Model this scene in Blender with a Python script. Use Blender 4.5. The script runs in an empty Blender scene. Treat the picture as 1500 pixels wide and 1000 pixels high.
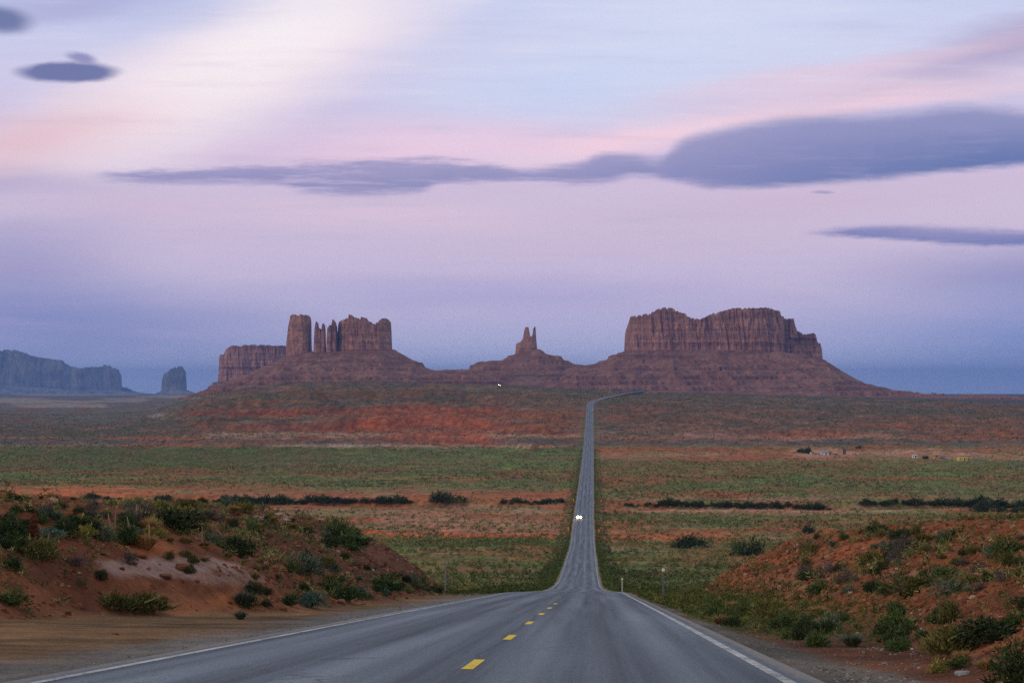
import bpy, math, random
import numpy as np
from math import radians as R

random.seed(7); rng = np.random.default_rng(11)
SC = bpy.context.scene
F = 3542.0            # focal length in pixels of the 1500 px photograph
HX, HY = 868.0, 565.0 # where the road axis and the level horizon fall

# ------------------------------------------------------------------ camera
cd = bpy.data.cameras.new('camera'); cam = bpy.data.objects.new('camera', cd)
SC.collection.objects.link(cam); SC.camera = cam
cd.sensor_width = 36.0; cd.lens = 85.0; cd.clip_start = 0.5; cd.clip_end = 120000
YAW = math.atan((HX - 750) / F)
cam.location = (0, 0, 0); cam.rotation_euler = (R(90) + math.atan((HY - 500) / F), 0, YAW)

# ------------------------------------------------------------------ node helpers
class NT:
    def __init__(s, tree): s.t = tree; s.n = tree.nodes; s.l = tree.links
    def new(s, typ, **kw):
        n = s.n.new(typ)
        for k, v in kw.items(): setattr(n, k, v)
        return n
    def put(s, sock, v):
        if isinstance(v, bpy.types.NodeSocket): s.l.new(v, sock)
        elif v is not None:
            if sock.type == 'RGBA' and len(v) == 3: v = (*v, 1)
            sock.default_value = v
    def math(s, op, a, b=None, c=None, clamp=False):
        n = s.new('ShaderNodeMath', operation=op, use_clamp=clamp)
        s.put(n.inputs[0], a)
        if b is not None: s.put(n.inputs[1], b)
        if c is not None: s.put(n.inputs[2], c)
        return n.outputs[0]
    def mix(s, f, a, b, blend='MIX'):
        n = s.new('ShaderNodeMix', data_type='RGBA', blend_type=blend)
        s.put(n.inputs[0], f); s.put(n.inputs[6], a); s.put(n.inputs[7], b)
        return n.outputs[2]
    def rng(s, v, a, b, c=0.0, d=1.0, smooth=True):
        n = s.new('ShaderNodeMapRange', interpolation_type='SMOOTHSTEP' if smooth else 'LINEAR')
        s.put(n.inputs['Value'], v); s.put(n.inputs['From Min'], a); s.put(n.inputs['From Max'], b)
        s.put(n.inputs['To Min'], c); s.put(n.inputs['To Max'], d)
        return n.outputs[0]
    def noise(s, vec, scale, detail=4, rough=.55, dist=0.0):
        n = s.new('ShaderNodeTexNoise'); s.put(n.inputs['Vector'], vec)
        n.inputs['Scale'].default_value = scale; n.inputs['Detail'].default_value = detail
        n.inputs['Roughness'].default_value = rough; n.inputs['Distortion'].default_value = dist
        return n.outputs['Fac']
    def mapping(s, vec, loc=(0,0,0), rot=(0,0,0), scale=(1,1,1), typ='POINT'):
        n = s.new('ShaderNodeMapping', vector_type=typ); s.put(n.inputs['Vector'], vec)
        n.inputs['Location'].default_value = loc; n.inputs['Rotation'].default_value = rot; n.inputs['Scale'].default_value = scale
        return n.outputs[0]
    def comb(s, x, y, z=0.0):
        n = s.new('ShaderNodeCombineXYZ'); s.put(n.inputs[0], x); s.put(n.inputs[1], y); s.put(n.inputs[2], z); return n.outputs[0]
    def sep(s, v):
        n = s.new('ShaderNodeSeparateXYZ'); s.put(n.inputs[0], v); return n.outputs
    def ramp(s, f, stops, interp='LINEAR'):
        n = s.new('ShaderNodeValToRGB'); s.put(n.inputs[0], f); n.color_ramp.interpolation = interp
        e = n.color_ramp.elements
        while len(e) > 1: e.remove(e[-1])
        e[0].position, e[0].color = stops[0][0], (*stops[0][1], 1)
        for p, c in stops[1:]:
            x = e.new(p); x.color = (*c, 1)
        return n.outputs[0]
    def curve(s, v, pts):
        n = s.new('ShaderNodeFloatCurve'); s.put(n.inputs['Value'], v)
        c = n.mapping.curves[0]
        c.points[0].location = pts[0]; c.points[1].location = pts[-1]
        for p in pts[1:-1]: c.points.new(*p)
        n.mapping.update(); return n.outputs[0]

def lin(r, g, b):
    f = lambda c: (c / 255) / 12.92 if c <= 10 else ((c / 255 + .055) / 1.055) ** 2.4
    return (f(r), f(g), f(b))

# ------------------------------------------------------------------ world: dusk sky with lenticular clouds
W = bpy.data.worlds.new('World'); SC.world = W; W.use_nodes = True
w = NT(W.node_tree); w.n.clear()
tc = w.new('ShaderNodeTexCoord')
dirv = w.mapping(tc.outputs['Generated'], rot=(0, 0, -YAW))
dx, dy, dz = w.sep(dirv)[:3]
dyc = w.math('MAXIMUM', dy, 0.08)
U = w.math('ADD', w.math('MULTIPLY', w.math('DIVIDE', dx, dyc), F), 750.0)
V = w.math('SUBTRACT', HY, w.math('MULTIPLY', w.math('DIVIDE', dz, dyc), F))      # grows downwards, HY at the horizon
front = w.rng(dy, 0.1, 0.5)
uv = w.comb(U, V)
wn = w.noise(w.mapping(uv, scale=(.0016, .007, 1)), 1.0, 4, .5)
wn2 = w.noise(w.mapping(uv, loc=(5, 3, 0), scale=(.004, .02, 1)), 1.0, 4, .55)
wx = w.math('MULTIPLY', w.math('SUBTRACT', wn, .5), 160.0)
wy = w.math('MULTIPLY', w.math('SUBTRACT', wn2, .5), 46.0)
uvw = w.comb(w.math('ADD', U, wx), w.math('ADD', V, wy))
fv = w.math('DIVIDE', V, 600.0)
col = w.ramp(fv, [(0.0, lin(200, 208, 240)), (.2, lin(214, 208, 236)), (.36, lin(214, 196, 226)), (.5, lin(216, 198, 222)),
                  (.66, lin(210, 196, 224)), (.78, lin(200, 192, 226)), (.88, lin(194, 200, 234)), (.95, lin(192, 204, 238)), (1.0, lin(196, 210, 242))])
def blob(col, cx, cy, a, b, deg, c, k=1.0, inner=0.0, vec=None):
    # soft ellipse: half sizes a (along) and b (across), turned by deg
    m = w.mapping(vec or uvw, loc=(cx, cy, 0), rot=(0, 0, R(deg)), scale=(a, b, 1), typ='TEXTURE')
    n = w.new('ShaderNodeVectorMath', operation='LENGTH'); w.put(n.inputs[0], m)
    return w.mix(w.rng(n.outputs['Value'], 1.0, inner, 0.0, k), col, c)
col = blob(col, 1020, 60, 620, 190, -8, lin(216, 223, 247), .85)
col = blob(col, 800, 130, 380, 80, -8, lin(204, 218, 248), .6)
col = blob(col, 330, 108, 540, 140, -24, lin(252, 236, 242), 1.0, .15)
col = blob(col, 400, 50, 230, 80, -20, lin(255, 250, 252), .6)
col = blob(col, 100, 0, 330, 45, -8, lin(176, 176, 218), .8)
col = blob(col, 40, 210, 300, 75, -12, lin(236, 196, 204), .8)
col = blob(col, 640, 215, 460, 60, -2, lin(248, 214, 232), .75)
col = blob(col, 930, 200, 330, 42, -9, lin(255, 218, 230), .8)
col = blob(col, 1200, 120, 380, 45, -9, lin(228, 206, 230), .7)
col = blob(col, 1330, 132, 400, 40, -6, lin(240, 208, 222), .7)
col = blob(col, 1480, 60, 300, 60, -14, lin(184, 170, 204), .95)
col = blob(col, 40, 270, 260, 40, 0, lin(170, 164, 204), .6)
col = blob(col, 180, 300, 260, 40, 4, lin(214, 190, 218), .5)
col = blob(col, 560, 318, 420, 40, 2, lin(230, 204, 224), .7)
col = blob(col, 1000, 350, 500, 40, -3, lin(214, 196, 220), .6)
col = blob(col, 1260, 95, 460, 22, -10, lin(232, 204, 222), .55)
col = blob(col, 1180, 165, 420, 20, -7, lin(250, 214, 226), .7)
col = blob(col, 1150, 300, 520, 38, -4, lin(214, 192, 216), .7)
col = blob(col, 60, 470, 560, 110, 3, lin(138, 148, 200), .85)
col = blob(col, 0, 380, 300, 120, 0, lin(142, 144, 196), .55)
col = blob(col, 1560, 500, 520, 130, 0, lin(126, 148, 206), .8)
col = blob(col, 1560, 400, 420, 70, 0, lin(120, 130, 190), .6)
col = blob(col, 720, 430, 520, 40, 1, lin(178, 170, 218), .5)
# thin streaks
st = w.noise(w.mapping(uv, loc=(1, 7, 0), rot=(0, 0, R(5)), scale=(.0026, .030, 1)), 1.0, 6, .65)
col = w.mix(w.rng(st, .48, .75, 0.0, .35), col, w.mix(w.rng(V, 100, 420), (.86, .82, .93), (.56, .46, .70)))
col = w.mix(w.rng(st, .5, .25, 0.0, .22), col, (.42, .43, .66))
# clouds: outlines as curves of top and bottom height along the sky
en = w.math('MULTIPLY', w.math('SUBTRACT', w.noise(w.mapping(uv, scale=(.012, .05, 1)), 1.0, 5, .6), .5), 7.0)
en2 = w.math('MULTIPLY', w.math('SUBTRACT', w.noise(w.mapping(uv, loc=(9, 2, 0), scale=(.03, .1, 1)), 1.0, 4, .6), .5), 7.0)
wisp = w.noise(w.mapping(uv, loc=(3, 8, 0), scale=(.0075, .085, 1)), 1.0, 6, .62)
en3 = w.math('MULTIPLY', w.math('SUBTRACT', wisp, .5), w.rng(U, 700, 1050, 34.0, 12.0))
Ve = w.math('ADD', w.math('ADD', w.math('ADD', V, en), en2), en3)
def cloud(col, x0, x1, top, bot, c_top, c_bot, soft_t, soft_b, k):
    X = w.math('DIVIDE', w.math('SUBTRACT', U, x0), x1 - x0, clamp=True)
    nx = lambda pts: [((x - x0) / (x1 - x0), y / 500.0) for x, y in pts]
    t = w.math('MULTIPLY', w.curve(X, nx(top)), 500.0); b = w.math('MULTIPLY', w.curve(X, nx(bot)), 500.0)
    m1 = w.rng(w.math('SUBTRACT', Ve, t), -2.0, w.rng(U, 700.0, 1150.0, soft_t * .45, soft_t)); m2 = w.rng(w.math('SUBTRACT', b, Ve), -3.0, soft_b)
    m = w.math('MULTIPLY', w.math('MULTIPLY', m1, m2), k)
    m = w.math('MULTIPLY', m, w.math('MULTIPLY', w.rng(U, x0, x0 + 50), w.rng(U, x1, x1 - 60)))
    g = w.rng(w.math('DIVIDE', w.math('SUBTRACT', Ve, t), w.math('MAXIMUM', w.math('SUBTRACT', b, t), 4.0)), 0.0, 1.0)
    cc = w.mix(g, c_top, c_bot)
    cc = w.mix(w.rng(wisp, .5, .7, 0.0, .4), cc, c_top); cc = w.mix(w.rng(wn2, .5, .28, 0.0, .35), cc, lin(164, 158, 200))
    m = w.math('MULTIPLY', m, w.rng(w.math('ADD', wisp, w.rng(U, 500, 1150, 0.0, .35)), .30, .52, .45, 1.0))
    return w.mix(m, col, cc)
top = [(120, 254), (200, 247), (290, 244), (400, 238), (480, 232), (560, 229), (700, 233), (800, 241), (850, 232), (880, 220), (930, 219), (965, 222),
       (985, 208), (1010, 192), (1060, 178), (1110, 168), (1160, 160), (1250, 156), (1330, 152), (1410, 143), (1460, 146), (1520, 153), (1800, 180)]
bot = [(120, 262), (190, 269), (300, 273), (395, 272), (440, 283), (530, 289), (610, 286), (650, 272), (740, 268), (840, 270), (900, 266),
       (930, 262), (975, 268), (1040, 278), (1150, 276), (1250, 269), (1350, 259), (1430, 252), (1520, 244), (1800, 235)]
ct = w.mix(w.rng(U, 700, 1300), lin(166, 160, 200), lin(150, 152, 196))
cb = w.mix(w.rng(U, 800, 1500), lin(140, 142, 190), lin(88, 114, 172))
col = cloud(col, 120, 1800, top, bot, ct, cb, 26.0, 13.0, .92)
col = cloud(col, 1150, 1800, [(1150, 343), (1190, 337), (1250, 328), (1350, 327), (1450, 331), (1520, 333), (1800, 340)],
            [(1150, 343), (1190, 344), (1300, 351), (1380, 357), (1440, 360), (1520, 360), (1800, 352)],
            lin(150, 146, 194), lin(112, 124, 182), 14.0, 6.0, .9)
edge = w.comb(w.math('ADD', U, w.math('MULTIPLY', en2, 1.5)), w.math('ADD', V, w.math('MULTIPLY', en2, .9)))
col = blob(col, 98, 105, 92, 19, 0, lin(112, 120, 168), .97, .55, edge)
col = blob(col, 118, 84, 32, 11, 12, lin(140, 138, 186), .85, .3, edge)
col = blob(col, 0, 28, 62, 28, 8, lin(112, 122, 166), .95, .3, edge)
col = blob(col, 1205, 281, 24, 3, 0, lin(150, 146, 190), .6, .2, edge)
# rest of the dome: bright blue-white overhead, dusky purple behind, physical sky mixed in
sky = w.new('ShaderNodeTexSky', sky_type='NISHITA'); sky.sun_disc = False
sky.sun_elevation = R(6); sky.sun_rotation = R(232)
dome = w.ramp(dz, [(0.0, (.30, .32, .56)), (.12, (.58, .52, .54)), (.3, (.68, .68, .70)), (1.0, (.60, .63, .69))])
dome = w.mix(.15, dome, w.mix(1.0, sky.outputs[0], (.1, .1, .1), 'MULTIPLY'))
high = w.rng(V, 0.0, -420.0)
fin = w.mix(w.math('MULTIPLY', front, w.math('SUBTRACT', 1.0, high)), dome, col)
fin = w.mix(w.rng(dz, 0.0, -.03), fin, (.10, .07, .07))
bg = w.new('ShaderNodeBackground'); w.put(bg.inputs[0], fin); bg.inputs[1].default_value = 1.0
ow = w.new('ShaderNodeOutputWorld'); w.l.new(bg.outputs[0], ow.inputs[0])

# ------------------------------------------------------------------ soft afterglow behind the camera, to the left
sd = bpy.data.lights.new('sun', 'SUN'); sun = bpy.data.objects.new('sun', sd); SC.collection.objects.link(sun)
sd.energy = 0.85; sd.angle = R(11); sd.color = (1.0, .76, .60)
sun.rotation_euler = (R(90 - 14), 0, R(-52))
SC.view_settings.view_transform = 'Standard'; SC.view_settings.look = 'None'
SC.view_settings.exposure = 0.0; SC.view_settings.gamma = 1.0
SC.cycles.use_denoising = False; SC.cycles.max_bounces = 4; SC.cycles.volume_bounces = 1
SC.cycles.diffuse_bounces = 2; SC.cycles.glossy_bounces = 1; SC.cycles.transparent_max_bounces = 8
SC.cycles.sample_clamp_indirect = 4.0

# ------------------------------------------------------------------ numpy helpers
def h2(ix, iy, seed):
    n = (ix.astype(np.int64) * 374761393 + iy.astype(np.int64) * 668265263 + seed * 974634777) & 0xffffffff
    n = ((n ^ (n >> 13)) * 1274126177) & 0xffffffff
    return ((n ^ (n >> 16)) & 0xffff) / 65535.0
def vn(x, y, seed=0):
    x, y = np.broadcast_arrays(np.asarray(x, float), np.asarray(y, float))
    ix, iy = np.floor(x), np.floor(y); fx, fy = x - ix, y - iy
    fx = fx * fx * (3 - 2 * fx); fy = fy * fy * (3 - 2 * fy)
    a, b, c, d = h2(ix, iy, seed), h2(ix + 1, iy, seed), h2(ix, iy + 1, seed), h2(ix + 1, iy + 1, seed)
    return (a + (b - a) * fx) * (1 - fy) + (c + (d - c) * fx) * fy
def fbm(x, y, o=4, seed=0, g=.5):
    t = 0; a = 1; s = 0
    for i in range(o):
        t = t + a * vn(x * 2 ** i + 17.3 * i, y * 2 ** i + 9.1 * i, seed + i); s += a; a *= g
    return t / s                                  # 0..1
def ss(v, a, b):
    t = np.clip((v - a) / (b - a), 0, 1); return t * t * (3 - 2 * t)
def tab(v, pts):
    return np.interp(v, [p[0] for p in pts], [p[1] for p in pts])

# ------------------------------------------------------------------ the shape of the land (x = across, y = along the road, camera at z 0)
FLOOR = -52.5
ROAD_Z = [(-200, 4), (-60, .6), (0, -1.03), (23, -2.84), (64, -6.05), (103, -9.12), (128, -11.1), (155, -13.2), (186, -15.78), (230, -19.48), (290, -24.5),
          (350, -29.3), (395, -32.7), (458, -36.8), (512, -39.5), (560, -41.8), (637, -45.2), (720, -49.0), (800, -51.6), (900, -52.8), (1000, -53.2), (1150, -53.4), (1500, -53)]
XE = [(-4000, -52), (140, -52), (220, -46), (262, -30), (300, -15), (350, -7), (400, -1), (450, 6.0), (600, 4.6), (732, .2), (850, -7.6), (943, -11.4), (1200, -20), (1500, -32.5), (2200, -42)]
RR = [(1500, 0), (1750, .02), (1978, .10), (2150, .22), (2350, .44), (2560, .665), (2700, .76), (3000, .84), (3600, .93), (4500, 1)]
dd = np.concatenate([np.linspace(-200, 1500, 1701), np.linspace(1510, 4500, 300)])
zz = np.where(dd <= 1500, tab(dd, ROAD_Z), 0)
far = dd > 1500
zz[far] = -53 + (tab(np.full(far.sum(), 866.0), XE) + 53) * tab(dd[far], RR)
k = np.exp(-.5 * (np.arange(-25, 26) / 9.0) ** 2); k /= k.sum()
zs = np.interp(np.linspace(-200, 4500, 4701), dd, zz)
zs = np.convolve(np.pad(zs, 25, mode='edge'), k, mode='same')[25:-25]
def zroad(d): return np.interp(d, np.linspace(-200, 4500, 4701), zs)
SCP = [(-200, -1.73), (200, -1.73), (395, -2.5), (637, -3.0), (953, -3.6), (1500, -3.5), (2640, -3.2), (2700, -2.5), (2780, 1), (2900, 7.5), (3400, 37), (4000, 73), (4500, 100), (60000, 600)]
dg = np.linspace(-200, 6000, 6201)
scs = np.interp(dg, [p[0] for p in SCP], [p[1] for p in SCP])
scs = np.convolve(np.pad(scs, 25, mode='edge'), k, mode='same')[25:-25]
def SCn(d): return np.interp(d, dg, scs) if np.ndim(d) else float(np.interp(d, dg, scs))
def px_of(s, d): return HX + F * s / np.maximum(d, 5.0)
def bank_parts(s, d):
    fl = tab(d, [(10, 16), (50, 15), (59, 14.3), (66, 12.5), (74, 9.0), (100, 8.4), (146, 9.2), (200, 11), (260, 13)])
    Hl = tab(d, [(0, 2.2), (30, 3.0), (60, 3.3), (100, 3.85), (130, 4.55), (165, 5.5), (184, 5.6), (196, 4.6), (206, 2.6), (222, 0)])
    wl = tab(d, [(0, 9), (60, 9.5), (90, 12), (130, 13.5), (200, 13)])
    tl = np.clip((-s - fl) / wl, 0, 1.6)
    hl = Hl * (1 - (1 - np.clip(tl, 0, 1)) ** 1.7) * ss(tl, -.05, .25)
    fr = tab(d, [(10, 3.3), (30, 3.9), (40, 4.8), (78, 5.6), (150, 6.2), (200, 8), (260, 10)])
    Hr = tab(d, [(0, 2.0), (30, 2.5), (95, 3.15), (130, 3.8), (188, 4.4), (200, 3.4), (210, 1.6), (222, 0)])
    tr = np.clip((s - fr) / 10.5, 0, 1.6)
    hr = Hr * (1 - (1 - np.clip(tr, 0, 1)) ** 1.6) * ss(tr, -.05, .22)
    return hl, hr, tl, tr
def T(s, d, fine=True):
    s = np.asarray(s, float); d = np.asarray(d, float); s, d = np.broadcast_arrays(s, d)
    u = s - SCn(d); au = np.abs(u); xp = px_of(s, d)
    zr = zroad(np.minimum(d, 4500))
    off = ss(au, 5.0, 11.0)
    z = zr.copy()
    z = z - .9 * ss(d, 240, 420) * (1 - ss(d, 2100, 2500)) * ss(au, 4.6, 9) - .12 * ss(au, 3.9, 5) * (1 - ss(d, 200, 260)) 
    # valley floor undulation
    m = ss(d, 380, 600) * off
    z = z + m * (1 - ss(d, 1900, 2200)) * ((fbm(s / 70, d / 45, 3, 3) - .5) * 2.6 * ss(au, 8, 60) + (fbm(s / 9, d / 9, 3, 5) - .5) * .5)
    # a dry wash with a red bank across the valley
    wd = 1120 + 60 * (fbm(s / 90, 0 * s, 2, 8) - .5) - .06 * s
    ws = ss(au, 12, 40)
    z = z - ws * 2.2 * (ss(d, wd - 50, wd - 30) * (1 - ss(d, wd, wd + 6)))
    z = z + ws * ss(d, wd, wd + 6) * (1 - ss(d, wd + 60, wd + 260)) * 1.6 * tab(xp, [(0, 1.6), (200, 1.2), (500, .7), (900, .3), (1500, .3)])
    # the bench that the road climbs, cut into red ledges on the left
    nb = fbm(s / 160, d / 160, 4, 21) - .5; nn = fbm(s / 38, d / 60, 4, 22) - .5
    sp = np.abs(fbm(s / 52, d / 260, 3, 24) - .5) * 2; dn = d + 260 * nb + 90 * nn - 200 * sp * ss(au, 10, 60) + 45 + tab(xp, [(100, 120), (280, 60), (420, 0), (560, -60), (620, -210), (690, -230), (760, 30), (850, 0), (1000, 0), (1500, 120)])
    Rr = tab(dn, RR)
    q = Rr * 5.0 + .25 * nn
    fq = q - np.floor(q)
    Rt = (np.floor(q) + ss(fq, .30, .72)) / 5.0
    kt = tab(xp, [(200, .8), (840, .8), (880, .3), (1100, .3), (1500, .6)])
    Rm = Rr * (1 - kt) + np.clip(Rt, 0, 1.02) * kt
    bl = ss(au, 8, 45)
    Rf = tab(d, RR) * (1 - bl) + Rm * bl
    ze = tab(xp, XE)
    zb = -53 + (ze + 53) * Rf + bl * ss(d, 1900, 2300) * (nn * 6.0 + (fbm(s / 14, d / 30, 3, 23) - .5) * 2.5) * (1 - ss(d, 3900, 4400) * .6) 
    fb = ss(d, 1500, 1800)
    z = z * (1 - fb) + (zb - .9 * off * (1 - ss(d, 2100, 2500)) * .5) * fb
    z = z - ss(d, 4550, 5400) * np.clip(ze + 52, 0, 60) * .28 - np.where(d > 5000, ((d - 5000) ** 2) / 12.7e6, 0)
    z = z - ss(d, 9000, 14000) * np.clip(ze + 50, 0, 60) * .8
    # cut banks beside the road
    hl, hr, tl, tr = bank_parts(s, d)
    near = 1 - ss(d, 225, 260)
    if fine:
        g = (fbm(d / 2.6 + .3 * s, s / 7.0, 4, 31) - .5) * .75 + (fbm(s / .9, d / 1.6, 4, 33) - .5) * .50
        lump = (fbm(s / 6, d / 9, 3, 35) - .5) * 1.1
    else:
        g = 0; lump = 0
    hh = np.minimum(hl + hr, 3) / 3
    z = z + near * (hl + hr + hh * (g + lump))
    if fine:
        z = z + near * ss(au, 4.2, 5.0) * (fbm(s / 1.3, d / 1.3, 3, 37) - .5) * .10
    # hold the ground below the road sheet
    z = np.where(au < 4.15, zr - np.where(d > 300, .30, .10), z)
    return z
def ground(s, d): return float(T(np.array([s]), np.array([d]))[0])
DS = np.unique(np.concatenate([np.arange(14, 260, .25), np.arange(260, 1400, 1.5), np.arange(1400, 5200, 6.0)]))
def at(x, y):
    """the ground point seen at photograph position x, y"""
    a = (x - HX) / F; z = T(a * DS, DS); zl = (HY - y) / F * DS
    i = int(np.argmax(z >= zl))
    return a * DS[i], float(DS[i]), float(z[i])

# ------------------------------------------------------------------ objects
C = SC.collection
def link(name, me, mats=(), parent=None):
    o = bpy.data.objects.new(name, me); C.objects.link(o)
    for m in mats: me.materials.append(m)
    if parent: o.parent = parent
    return o
def tag(o, label=None, cat=None, group=None, kind=None):
    for kk, v in (('label', label), ('category', cat), ('group', group), ('kind', kind)):
        if v: o[kk] = v
    return o
def empty(name, loc, rz=0.0, **kw):
    o = bpy.data.objects.new(name, None); C.objects.link(o); o.location = loc; o.rotation_euler = (0, 0, rz); return tag(o, **kw)
def np_mesh(name, v, f, smooth=False):
    """v (n,3), f (m,k) with one k"""
    me = bpy.data.meshes.new(name); v = np.asarray(v, np.float32); f = np.asarray(f, np.int32)
    me.vertices.add(len(v)); me.vertices.foreach_set('co', v.ravel())
    kk = f.shape[1]; me.loops.add(f.size); me.loops.foreach_set('vertex_index', f.ravel())
    me.polygons.add(len(f)); me.polygons.foreach_set('loop_start', np.arange(0, f.size, kk, dtype=np.int32))
    me.polygons.foreach_set('loop_total', np.full(len(f), kk, np.int32))
    me.polygons.foreach_set('use_smooth', np.full(len(f), smooth))
    me.update(calc_edges=True); return me
def grid_mesh(name, X, Y, Z, smooth=True):
    n, m = X.shape; v = np.stack([X, Y, Z], -1).reshape(-1, 3)
    i = np.arange(n * m).reshape(n, m)
    f = np.stack([i[:-1, :-1], i[:-1, 1:], i[1:, 1:], i[1:, :-1]], -1).reshape(-1, 4)
    return np_mesh(name, v, f, smooth)
def set_col(me, c, name='Col'):
    a = me.color_attributes.new(name, 'FLOAT_COLOR', 'POINT')
    a.data.foreach_set('color', np.concatenate([c, np.ones((len(c), 1))], 1).astype(np.float32).ravel())
class MB:
    """collects boxes, tubes and loops into one mesh"""
    def __init__(s): s.v = []; s.f = []
    def add(s, v, f):
        o = len(s.v); s.v += [tuple(p) for p in v]; s.f += [tuple(i + o for i in q) for q in f]; return s
    def box(s, c, e, taper=1.0, rz=0.0):
        x, y, z = e[0] / 2, e[1] / 2, e[2]
        P = []
        for k2, (t, zz_) in enumerate(((1, 0), (taper, z))):
            for a, b in ((-x, -y), (x, -y), (x, y), (-x, y)):
                a *= t; b *= t
                P.append((c[0] + a * math.cos(rz) - b * math.sin(rz), c[1] + a * math.sin(rz) + b * math.cos(rz), c[2] + zz_))
        return s.add(P, [(3, 2, 1, 0), (4, 5, 6, 7), (0, 1, 5, 4), (1, 2, 6, 5), (2, 3, 7, 6), (3, 0, 4, 7)])
    def tube(s, pts, rad, n=8):
        P = []; fs = []
        for i, p in enumerate(pts):
            r = rad[i] if hasattr(rad, '__len__') else rad
            for j in range(n):
                a = 2 * math.pi * j / n; P.append((p[0] + r * math.cos(a), p[1] + r * math.sin(a), p[2]))
        for i in range(len(pts) - 1):
            for j in range(n): fs.append((i * n + j, i * n + (j + 1) % n, (i + 1) * n + (j + 1) % n, (i + 1) * n + j))
        fs.append(tuple(range(n))[::-1]); fs.append(tuple((len(pts) - 1) * n + j for j in range(n)))
        return s.add(P, fs)
    def disc_x(s, c, r, wd, n=14, axis='x'):
        P = []
        for q in (-wd / 2, wd / 2):
            for j in range(n):
                a = 2 * math.pi * j / n
                P.append((c[0] + q, c[1] + r * math.cos(a), c[2] + r * math.sin(a)) if axis == 'x' else (c[0] + r * math.cos(a), c[1] + q, c[2] + r * math.sin(a)))
        return s.add(P, [tuple(range(n)), tuple(range(n, 2 * n))[::-1]] + [(j, j + n, (j + 1) % n + n, (j + 1) % n) for j in range(n)])
    def sweep(s, prof, x0, x1):
        """a closed profile of (y, z) swept across x"""
        n = len(prof); P = [(x0, a, b) for a, b in prof] + [(x1, a, b) for a, b in prof]
        return s.add(P, [tuple(range(n)), tuple(range(n, 2 * n))[::-1]] + [(j, j + n, (j + 1) % n + n, (j + 1) % n) for j in range(n)])
    def build(s, name, m, parent=None, smooth=False):
        me = bpy.data.meshes.new(name); me.from_pydata(s.v, [], s.f)
        if smooth: me.polygons.foreach_set('use_smooth', [True] * len(me.polygons))
        me.update(); return link(name, me, [m], parent)

# ------------------------------------------------------------------ materials
def mat(name, build=None, rough=.9, color=None, metal=0.0, spec=.2, emit=None, es=0.0):
    m = bpy.data.materials.new(name); m.use_nodes = True; t = NT(m.node_tree)
    b = next(n for n in t.n if n.type == 'BSDF_PRINCIPLED')
    b.inputs['Roughness'].default_value = rough; b.inputs['Metallic'].default_value = metal; b.inputs['Specular IOR Level'].default_value = spec
    if color: b.inputs['Base Color'].default_value = (*color, 1)
    if emit: b.inputs['Emission Color'].default_value = (*emit, 1); b.inputs['Emission Strength'].default_value = es
    if build: build(t, b)
    return m
def bump(t, b, h, strength, dist):
    n = t.new('ShaderNodeBump'); n.inputs['Strength'].default_value = strength; n.inputs['Distance'].default_value = dist
    t.put(n.inputs['Height'], h); t.l.new(n.outputs[0], b.inputs['Normal'])
def vary(c, amt=.25, sc=3.0):
    """a plain paint or stuff with mottling"""
    def f(t, b):
        tcc = t.new('ShaderNodeTexCoord').outputs['Object']
        n = t.noise(tcc, sc, 5, .6)
        t.put(b.inputs['Base Color'], t.mix(n, tuple(x * (1 - amt) for x in c), tuple(min(1, x * (1 + amt)) for x in c)))
    return f
def m_ground(t, b):
    a = t.new('ShaderNodeAttribute', attribute_name='Col').outputs['Color']
    g = t.new('ShaderNodeNewGeometry').outputs['Position']
    n1 = t.noise(g, .55, 6, .65); n2 = t.noise(g, 6.0, 5, .7); n3 = t.noise(g, 38.0, 3, .7)
    n0 = t.noise(t.mapping(g, scale=(.10, .045, .3)), 1.0, 6, .7)
    a = t.mix(1.0, a, t.ramp(n0, [(.28, (.45, .50, .52)), (.5, (1, 1, 1)), (.72, (1.6, 1.5, 1.42))]), 'MULTIPLY')
    c = t.mix(1.0, a, t.ramp(n1, [(.25, (.62, .62, .62)), (.5, (1, 1, 1)), (.75, (1.35, 1.32, 1.28))]), 'MULTIPLY')
    c = t.mix(1.0, c, t.ramp(n2, [(.25, (.60, .58, .56)), (.5, (1, 1, 1)), (.78, (1.4, 1.38, 1.36))]), 'MULTIPLY')
    c = t.mix(1.0, c, t.ramp(n3, [(.3, (.72, .72, .72)), (.5, (1, 1, 1)), (.72, (1.3, 1.3, 1.3))]), 'MULTIPLY')
    t.put(b.inputs['Base Color'], c)
    bump(t, b, t.math('ADD', t.math('MULTIPLY', n2, .8), t.math('MULTIPLY', n3, .25)), .9, .12)
M_GROUND = mat('ground_soil', m_ground, .95, spec=.1)

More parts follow.
